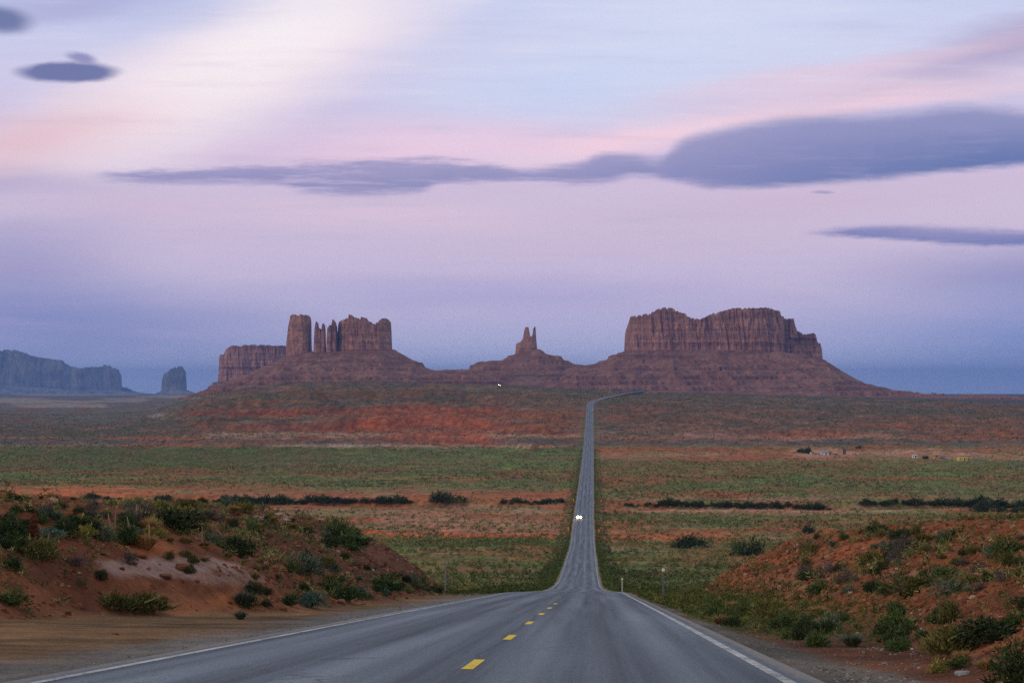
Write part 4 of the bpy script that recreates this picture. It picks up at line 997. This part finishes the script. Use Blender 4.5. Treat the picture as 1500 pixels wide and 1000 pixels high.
# ------------------------------------------------------------------ stones
def rock_verts(r, n=1):
    """rough little blocks: jittered cubes with cut corners"""
    base = np.array([(-1, -1, -1), (1, -1, -1), (1, 1, -1), (-1, 1, -1), (-1, -1, 1), (1, -1, 1), (1, 1, 1), (-1, 1, 1)], float) * .5
    v = base[None] + r.normal(0, .13, (n, 8, 3)); v[:, 4:, :2] *= .72
    return v
RF = np.array([(3, 2, 1, 0), (4, 5, 6, 7), (0, 1, 5, 4), (1, 2, 6, 5), (2, 3, 7, 6), (3, 0, 4, 7)])
def m_stone(stops):
    def f(t, b):
        r = t.new('ShaderNodeNewGeometry').outputs['Random Per Island']
        t.put(b.inputs['Base Color'], t.ramp(r, stops))
        g = t.new('ShaderNodeNewGeometry').outputs['Position']; bump(t, b, t.noise(g, 14.0, 4, .7), .7, .03)
    return f
M_RUB = mat('red_rubble', m_stone([(0, (.09, .036, .020)), (.45, (.20, .075, .036)), (.88, (.27, .12, .068)), (.975, (.32, .19, .13)), (1, (.44, .34, .28))]), .95, spec=.1)
M_GRV = mat('grey_gravel', m_stone([(0, (.08, .07, .065)), (.5, (.17, .155, .145)), (.9, (.28, .25, .23)), (1, (.42, .41, .40))]), .95, spec=.1)
def stones(name, n, f, m, label, seed, size, dr=(22, 225), xr=(-40, 1540), flat=.55):
    r = np.random.default_rng(seed)
    d = dr[0] * (dr[1] / dr[0]) ** r.random(n); x = r.uniform(*xr, n); s = (x - HX) / F * d
    k2 = r.random(n) < f(s, d, x); s, d = s[k2], d[k2]; z = T(s, d); n = len(s)
    sz = size[0] * (size[1] / size[0]) ** (r.random(n) ** 2.2) * np.clip(d / 85, .42, 1.2)
    v = rock_verts(r, n) * np.stack([np.ones(n), r.uniform(.6, 1.3, n), np.full(n, flat) * r.uniform(.6, 1.4, n)], -1)[:, None, :]
    a = r.random(n) * 6.28; c_, s_ = np.cos(a)[:, None], np.sin(a)[:, None]
    v = np.stack([v[..., 0] * c_ - v[..., 1] * s_, v[..., 0] * s_ + v[..., 1] * c_, v[..., 2]], -1) * sz[:, None, None]
    v += np.stack([s, d, z + sz * .12], -1)[:, None, :]
    fs = (RF[None] + (np.arange(n) * 8)[:, None, None]).reshape(-1, 4)
    tag(link(name, np_mesh(name, v.reshape(-1, 3), fs), [m]), label, cat='stones', kind='stuff')
def f_rub(s, d, x):
    hl, hr, tl, tr = bank_parts(s, d)
    return np.clip(ss(tl, .0, .1) * (.5 + .5 * ss(d, 90, 120)) + ss(tr, .05, .15), 0, 1) * np.where((x > 120) & (x < 330) & (d < 110), .3, 1)
stones('rubble', 100000, f_rub, M_RUB, 'broken red stone lying over both cut banks', 601, (.04, .24), (26, 215))
def f_grv(s, d, x):
    u = s - SCn(d); hl, hr, tl, tr = bank_parts(s, d)
    return np.clip((u > 4.1) * (tr < .08) * ss(d, 90, 55) + (u < -4.1) * (u > -5.8) * .7 + (u <= -5.8) * (tl < .02) * .10, 0, 1)
stones('gravel', 26000, f_grv, M_GRV, 'loose grey gravel on the road shoulders', 611, (.015, .06), (22, 110))
def f_grv2(s, d, x): 
    u = s - SCn(d); hl, hr, tl, tr = bank_parts(s, d)
    return ((s > 2.6) & (tr < .14) & (tr > -.02) & (d < 50)) * 1.0 * ss(fbm(s / .7, d / 2.5, 2, 12), .5, .6)
stones('debris', 2500, f_grv2, M_GRV, 'grey broken asphalt and rubble at the foot of the right bank', 621, (.04, .17), (22, 50), (1150, 1540))

# single rocks that stand out
M_ROCK = mat('red_rock', vary((.17, .068, .036), .35, 4.0), .95, spec=.1)
M_PALE = mat('pale_rock', vary((.38, .27, .21), .25, 5.0), .95, spec=.1)
def rock(x, y, wp, hp, label, m=M_ROCK, seed=0, name='rock', depth=1.0):
    s, d, z = at(x, y); r = np.random.default_rng(seed + int(x))
    import bmesh
    bm = bmesh.new(); bmesh.ops.create_icosphere(bm, subdivisions=3, radius=.5)
    for v in bm.verts:
        p = v.co; q = 1 + .55 * (float(vn(p.x * 3 + seed + 9, p.y * 3 + p.z * 2.3 + 9, seed)) - .5) + .25 * (float(vn(p.x * 8 + 31, p.y * 8 + p.z * 7 + 31, seed + 1)) - .5)
        v.co = p * q
        v.co.x = math.copysign(abs(v.co.x * 2) ** .75 / 2, v.co.x); v.co.z = max(-.3, math.copysign(abs(v.co.z * 2) ** .7 / 2, v.co.z))
    me_ = bpy.data.meshes.new(name); bm.to_mesh(me_); bm.free()
    o = link(name, me_, [m]); o.location = (s, d, z + hp * d / F * .25); o.scale = (wp * d / F, wp * d / F * depth, hp * d / F * 1.2)
    tag(o, label, 'rock'); return o
rock(166, 931, 10, 4, 'small red rock lying alone on the sandy pull-out', seed=1)
rock(205, 818, 16, 5, 'flat dark red rock above the pale soil patch', seed=2)
rock(194, 829, 11, 5, 'small dark rock on the upper edge of the pale soil patch', seed=3)
rock(176, 838, 8, 5, 'little dark rock in the middle of the pale soil patch', seed=4)
rock(240, 849, 18, 7, 'cracked red rock at the lower edge of the pale soil patch', seed=5)
rock(266, 837, 22, 10, 'dark overhanging red ledge right of the pale soil patch', seed=6)
rock(146, 812, 12, 4, 'low reddish rock on the bare slope left of the flat dark one', seed=7)
rock(335, 760, 14, 4, 'reddish flat rock on the crest below the olive rabbitbrush', seed=8)
rock(402, 754, 22, 3, 'pale cracked slab on the crest of the left bank', M_PALE, 9)
rock(421, 763, 16, 3, 'pale slab lower on the crest of the left bank', M_PALE, 10)
rock(1207, 833, 8, 5, 'pale orange rock high on the right bank', M_PALE, 11)
rock(1307, 826, 8, 5, 'pale orange rock on the right bank beside a dry hollow', M_PALE, 12)
rock(1111, 859, 6, 4, 'small pale rock low on the lit end of the right bank', M_PALE, 13)
rock(1236, 917, 14, 5, 'orange rock beside the leafy bush low on the right bank', seed=14)
rock(1405, 986, 22, 8, 'grey concrete-like chunk by the yellow-green bush', mat('grey_chunk', vary((.24, .25, .27), .2, 5), .9), 15)
rock(285, 791, 5, 5, 'small white stone below the dark bush of the left crest', M_PALE, 16)
rock(1397, 900, 5, 3, 'small grey stone on the plain red part of the right bank', mat('grey_stone', vary((.20, .22, .24), .2, 5), .9), 17)

# cairn of stacked red slabs
M_CAIRN = mat('dark_red_slab', vary((.085, .028, .016), .45, 6.0), .95, spec=.1)
def cairn(x, y, hp, n, wbase, label, seed):
    s, d, z = at(x, y); hm = hp * d / F; r = random.Random(seed)
    e = empty('stone_cairn', (s, d, z - .03), label=label, cat='cairn'); zz_ = 0
    rr_ = np.random.default_rng(seed)
    for i in range(n):
        q = i / (n - 1); hgt = hm / n * 1.12; wd = wbase * d / F * (1 - .62 * q ** .8) * (1.25 if i == n - 2 else 1)
        for j in range(2 if q < .55 else 1):
            v = rock_verts(rr_, 1)[0] * np.array([wd * (.62 if q < .55 else 1), wd * .8, hgt]) + np.array([(j - .5) * wd * .5 if q < .55 else r.uniform(-.03, .03), 0, zz_ + hgt / 2])
            me_ = np_mesh('stone', v, RF); link('stone', me_, [M_CAIRN], e)
        zz_ += hm / n
    return e
cairn(45, 799, 46, 11, 20, 'tall cairn of stacked red stone slabs on the left bank', 3)
cairn(107, 765, 15, 5, 18, 'low cairn of red slabs behind the tall one, with a white stone', 4)
rock(109, 764, 3, 4, 'tiny white stone in front of the low cairn', mat('white_stone', vary((.6, .6, .6), .1), .9), 18)

# ------------------------------------------------------------------ roadside posts
M_STEEL = mat('galvanized_steel', vary((.22, .23, .25), .2, 8), .6, metal=.3)
M_PWOOD = mat('weathered_post_wood', vary((.30, .28, .27), .3, 6), .9)
M_REFL = mat('reflector_face', None, .3, (.8, .74, .6), spec=.6)
M_ORG = mat('orange_marker_sheet', vary((.75, .22, .02), .12, 5), .6)
def post(name, x, y, hp, label, cat, wood=False, refl=None, wm=.09, white=False):
    s, d, z = at(x, y); h = hp * d / F
    e = empty(name, (s, d, z - .1), label=label, cat=cat, group='posts along the road')
    if wood: MB().tube([(0, 0, 0), (.01, 0, h * .5), (0, 0, h + .1)], [wm, wm * .95, wm * .85], 8).build('post', M_PWOOD, e)
    else:
        m = M_STEEL if not white else mat('white_post_paint', vary((.55, .55, .52), .1), .7)
        b = MB().box((0, 0, 0), (wm, .03, h + .1)); b.box((-wm * .4, -.03, 0), (.02, .04, h + .1)); b.box((wm * .4, -.03, 0), (.02, .04, h + .1)); b.build('post', m, e)
    if refl: MB().disc_x((0, -.06, h + .02), refl, .03, 14, 'y').build('reflector', M_REFL, e)
    return e
post('delineator_post', 971, 877, 46, 'grey steel delineator post with a round reflector, right of the road crest', 'post', refl=.085)
post('delineator_post', 911, 868, 23, 'pale thin delineator post close to the right edge line at the crest', 'post', refl=.07, white=True, wm=.09)
post('fence_post', 896, 864, 12, 'short faint grey post just past the crest beside the right edge line', 'post', wm=.07)
post('fence_post', 652, 865, 46, 'tall weathered wooden post at the end of the left bank', 'post', wood=True, wm=.07)
post('fence_post', 662, 857, 14, 'small pale post just right of the tall wooden one', 'post', wood=True, wm=.05, white=True)
post('fence_post', 757, 863, 22, 'thin grey post left of the road, halfway between bank and road crest', 'post', wm=.09)
post('fence_post', 1041, 848, 9, 'tiny bluish post in the scrub near the toe of the right bank', 'post', wm=.12)
for (x, y, lab) in ((832.5, 778, 'orange marker panel left of the distant road, below the oncoming car'), (877, 781, 'orange marker panel right of the distant road, below the oncoming car'),
                    (840, 735, 'pale orange marker panel left of the distant road, above the oncoming car'), (880.5, 736, 'orange marker panel right of the distant road, above the oncoming car')):
    s, d, z = at(x, y)
    e = empty('marker_panel', (s, d, z - .1), label=lab, cat='road marker', group='orange marker panels beside the road')
    MB().box((0, 0, 0), (.08, .08, .7)).build('post', M_STEEL, e)
    MB().box((0, -.03, .6), (.55, .03, 1.15)).build('sign_face', M_ORG, e)

# ------------------------------------------------------------------ vehicles
M_GLASS = mat('car_glass', None, .1, (.02, .025, .03), spec=.6); M_TYRE = mat('tyre_rubber', vary((.02, .02, .02)), .9); M_RIM = mat('wheel_rim', vary((.3, .3, .32)), .4, metal=.7)
def car(x, y, label, paint, rz=0.0, lights=None, loc=None, lsize=.16, es=60.0, name='car'):
    s, d, z = loc if loc else at(x, y)
    e = empty(name, (s, d, z), rz, label=label, cat='car')
    M_P = mat('car_paint', vary(paint, .06), .35, spec=.5)
    lower = [(-2.25, .38), (-2.3, .62), (-2.2, .86), (-1.2, 1.0), (1.5, 1.02), (2.2, .96), (2.28, .6), (2.2, .36)]
    cabin = [(-1.25, .98), (-.55, 1.48), (1.25, 1.52), (2.0, 1.0)]
    MB().sweep(lower, -.9, .9).build('body', M_P, e)
    MB().sweep(cabin, -.78, .78).build('cabin', M_GLASS, e)
    MB().sweep([(-.5, 1.47), (-.45, 1.54), (1.2, 1.57), (1.28, 1.5)], -.74, .74).build('roof', M_P, e)
    for a in (-.82, .82):
        for b in (-1.42, 1.4):
            wh = MB().disc_x((a, b, .33), .33, .22).build('wheel', M_TYRE, e); MB().disc_x((a * 1.06, b, .33), .19, .16).build('rim', M_RIM, wh)
    MB().box((0, -2.33, .34), (1.7, .1, .2)).build('bumper', M_TYRE, e)
    ML = mat('headlight_lamp', None, .3, (.9, .85, .7), emit=(1, .72, .36), es=es) if lights else mat('lamp_glass', None, .2, (.6, .6, .6))
    for a in (-.62, .62): MB().disc_x((a, -2.31, .72), lsize, .09, 14, 'y').build('headlight', ML, e)
    return e
dc = 968.0
car(0, 0, 'oncoming car with both headlights glowing on the long straight road', (.35, .36, .38), lights=True, loc=(SCn(dc) - 1.85, dc, float(zroad(dc)) + .035), lsize=.41, es=60.0)  # headlight discs enlarged to stand in for their glare
s, d, z = xs(732, 4440), 4440.0, 0
z = ground(s, d)
car(0, 0, 'far vehicle with one bright light on the desert road below the small spired butte', (.4, .4, .4), rz=R(-12), lights=True, loc=(s, d, z + .1), lsize=1.0, es=60.0)  # outsized lamp discs imitate the glare of the far light

# ------------------------------------------------------------------ homesteads on the right
def house(x, y, wm, dm, hm, wall, roofc, label, cat='house', name='house', gable=True, door=True):
    s, d, z = at(x, y); e = empty(name, (s, d, z - .2), random.uniform(-.3, .3), label=label, cat=cat, group='homestead buildings on the plain')
    MB().box((0, 0, 0), (wm, dm, hm + .2)).build('wall', mat('house_wall', vary(wall, .08), .9), e)
    M_Rf = mat('house_roof', vary(roofc, .1), .8); o = .3
    if gable:
        MB().sweep([(-dm / 2 - o, hm + .2), (0, hm + .2 + dm * .28), (dm / 2 + o, hm + .2)], -wm / 2 - o, wm / 2 + o).build('roof', M_Rf, e)
    else: MB().box((0, 0, hm + .2), (wm + .2, dm + .2, .14)).build('roof', M_Rf, e)
    if door: MB().box((wm * .12, -dm / 2 - .03, .2), (.9, .05, 1.9)).build('door', mat('door_paint', vary((.12, .09, .07)), .7), e)
    for a in (-.3, .35): MB().box((wm * a, -dm / 2 - .03, 1.1), (.8, .05, .7)).build('window', M_GLASS, e)
    return e
house(1206, 666, 5.5, 4, 2.0, (.62, .63, .65), (.20, .28, .42), 'white shed with a bluish roof beside the dark trees', 'shed', 'shed')
house(1188, 665, 2.6, 2.6, 1.5, (.60, .58, .55), (.5, .5, .5), 'tiny white hut touching the dark trees', 'hut', 'hut', False)
house(1213, 665, 3.2, 3, 2.0, (.45, .30, .14), (.3, .18, .1), 'small tan shed next to the white one', 'shed', 'shed')
house(1222, 667, 3.0, 3, 1.8, (.46, .28, .18), (.4, .25, .17), 'small reddish-tan shed near the dark tower', 'shed', 'shed')
house(1337, 670, 3.8, 2.6, 2.2, (.70, .70, .66), (.6, .6, .6), 'white cube-shaped trailer home left of a dark bush', 'trailer', 'trailer_home', False)
house(1367, 670, 3.6, 3, 2.2, (.50, .33, .17), (.4, .28, .18), 'small tan house between a dark bush and a blue car', 'house')
house(1406, 674, 7.0, 3.4, 2.6, (.62, .50, .16), (.55, .45, .2), 'long yellow house farthest along the homestead row', 'house', 'house', False)
car(1378, 672, 'blue car parked right of the small tan house', (.06, .14, .34), rz=R(80)); car(1483, 673, 'pale car parked by itself past the homesteads', (.45, .45, .42), rz=R(85))
plant('tamarisk_bush', 'tamarisk', 1181, 664, 11, 8, 'tallest dark tree beside the white homestead shed', 'tree'); plant('tamarisk_bush', 'tamarisk', 1353, 671, 7, 4, 'dark bush between the white trailer and the tan house', 'bush')
plant('tamarisk_bush', 'green', 1257, 657, 8, 4, 'small green tree on pink soil behind the dark tower', 'tree')
s, d, z = at(1235, 665)
e = empty('water_tank', (s, d, z), label='dark rusty upright water tank on the homestead plain', cat='water tank')
MB().tube([(0, 0, 0), (0, 0, .2), (0, 0, .21), (0, 0, 3.6), (0, 0, 4.1)], [1.15, 1.15, 1.0, 1.0, .25], 14).build('tank', mat('rusty_metal', vary((.05, .018, .014), .3), .8), e)
MB().box((0, -1.05, .2), (.4, .06, 3.2)).build('ladder', M_STEEL, e)
post('fence_post', 1269, 670, 4, 'dark reddish post alone between tank and white trailer', 'post', wood=True, wm=.25)

# ------------------------------------------------------------------ air
def m_haze():
    m = bpy.data.materials.new('haze_air'); m.use_nodes = True; t = NT(m.node_tree); t.n.clear()
    p = t.new('ShaderNodeVolumePrincipled'); p.inputs['Color'].default_value = (.16, .35, .92, 1); p.inputs['Density'].default_value = 3.2e-5
    o = t.new('ShaderNodeOutputMaterial'); t.l.new(p.outputs[0], o.inputs['Volume']); return m
hz = MB().box((0, 15000, -420), (170000, 65000, 420 + 320)).build('haze', m_haze()); tag(hz, kind='stuff')
print('objects', len(bpy.data.objects), 'plants', NPL)
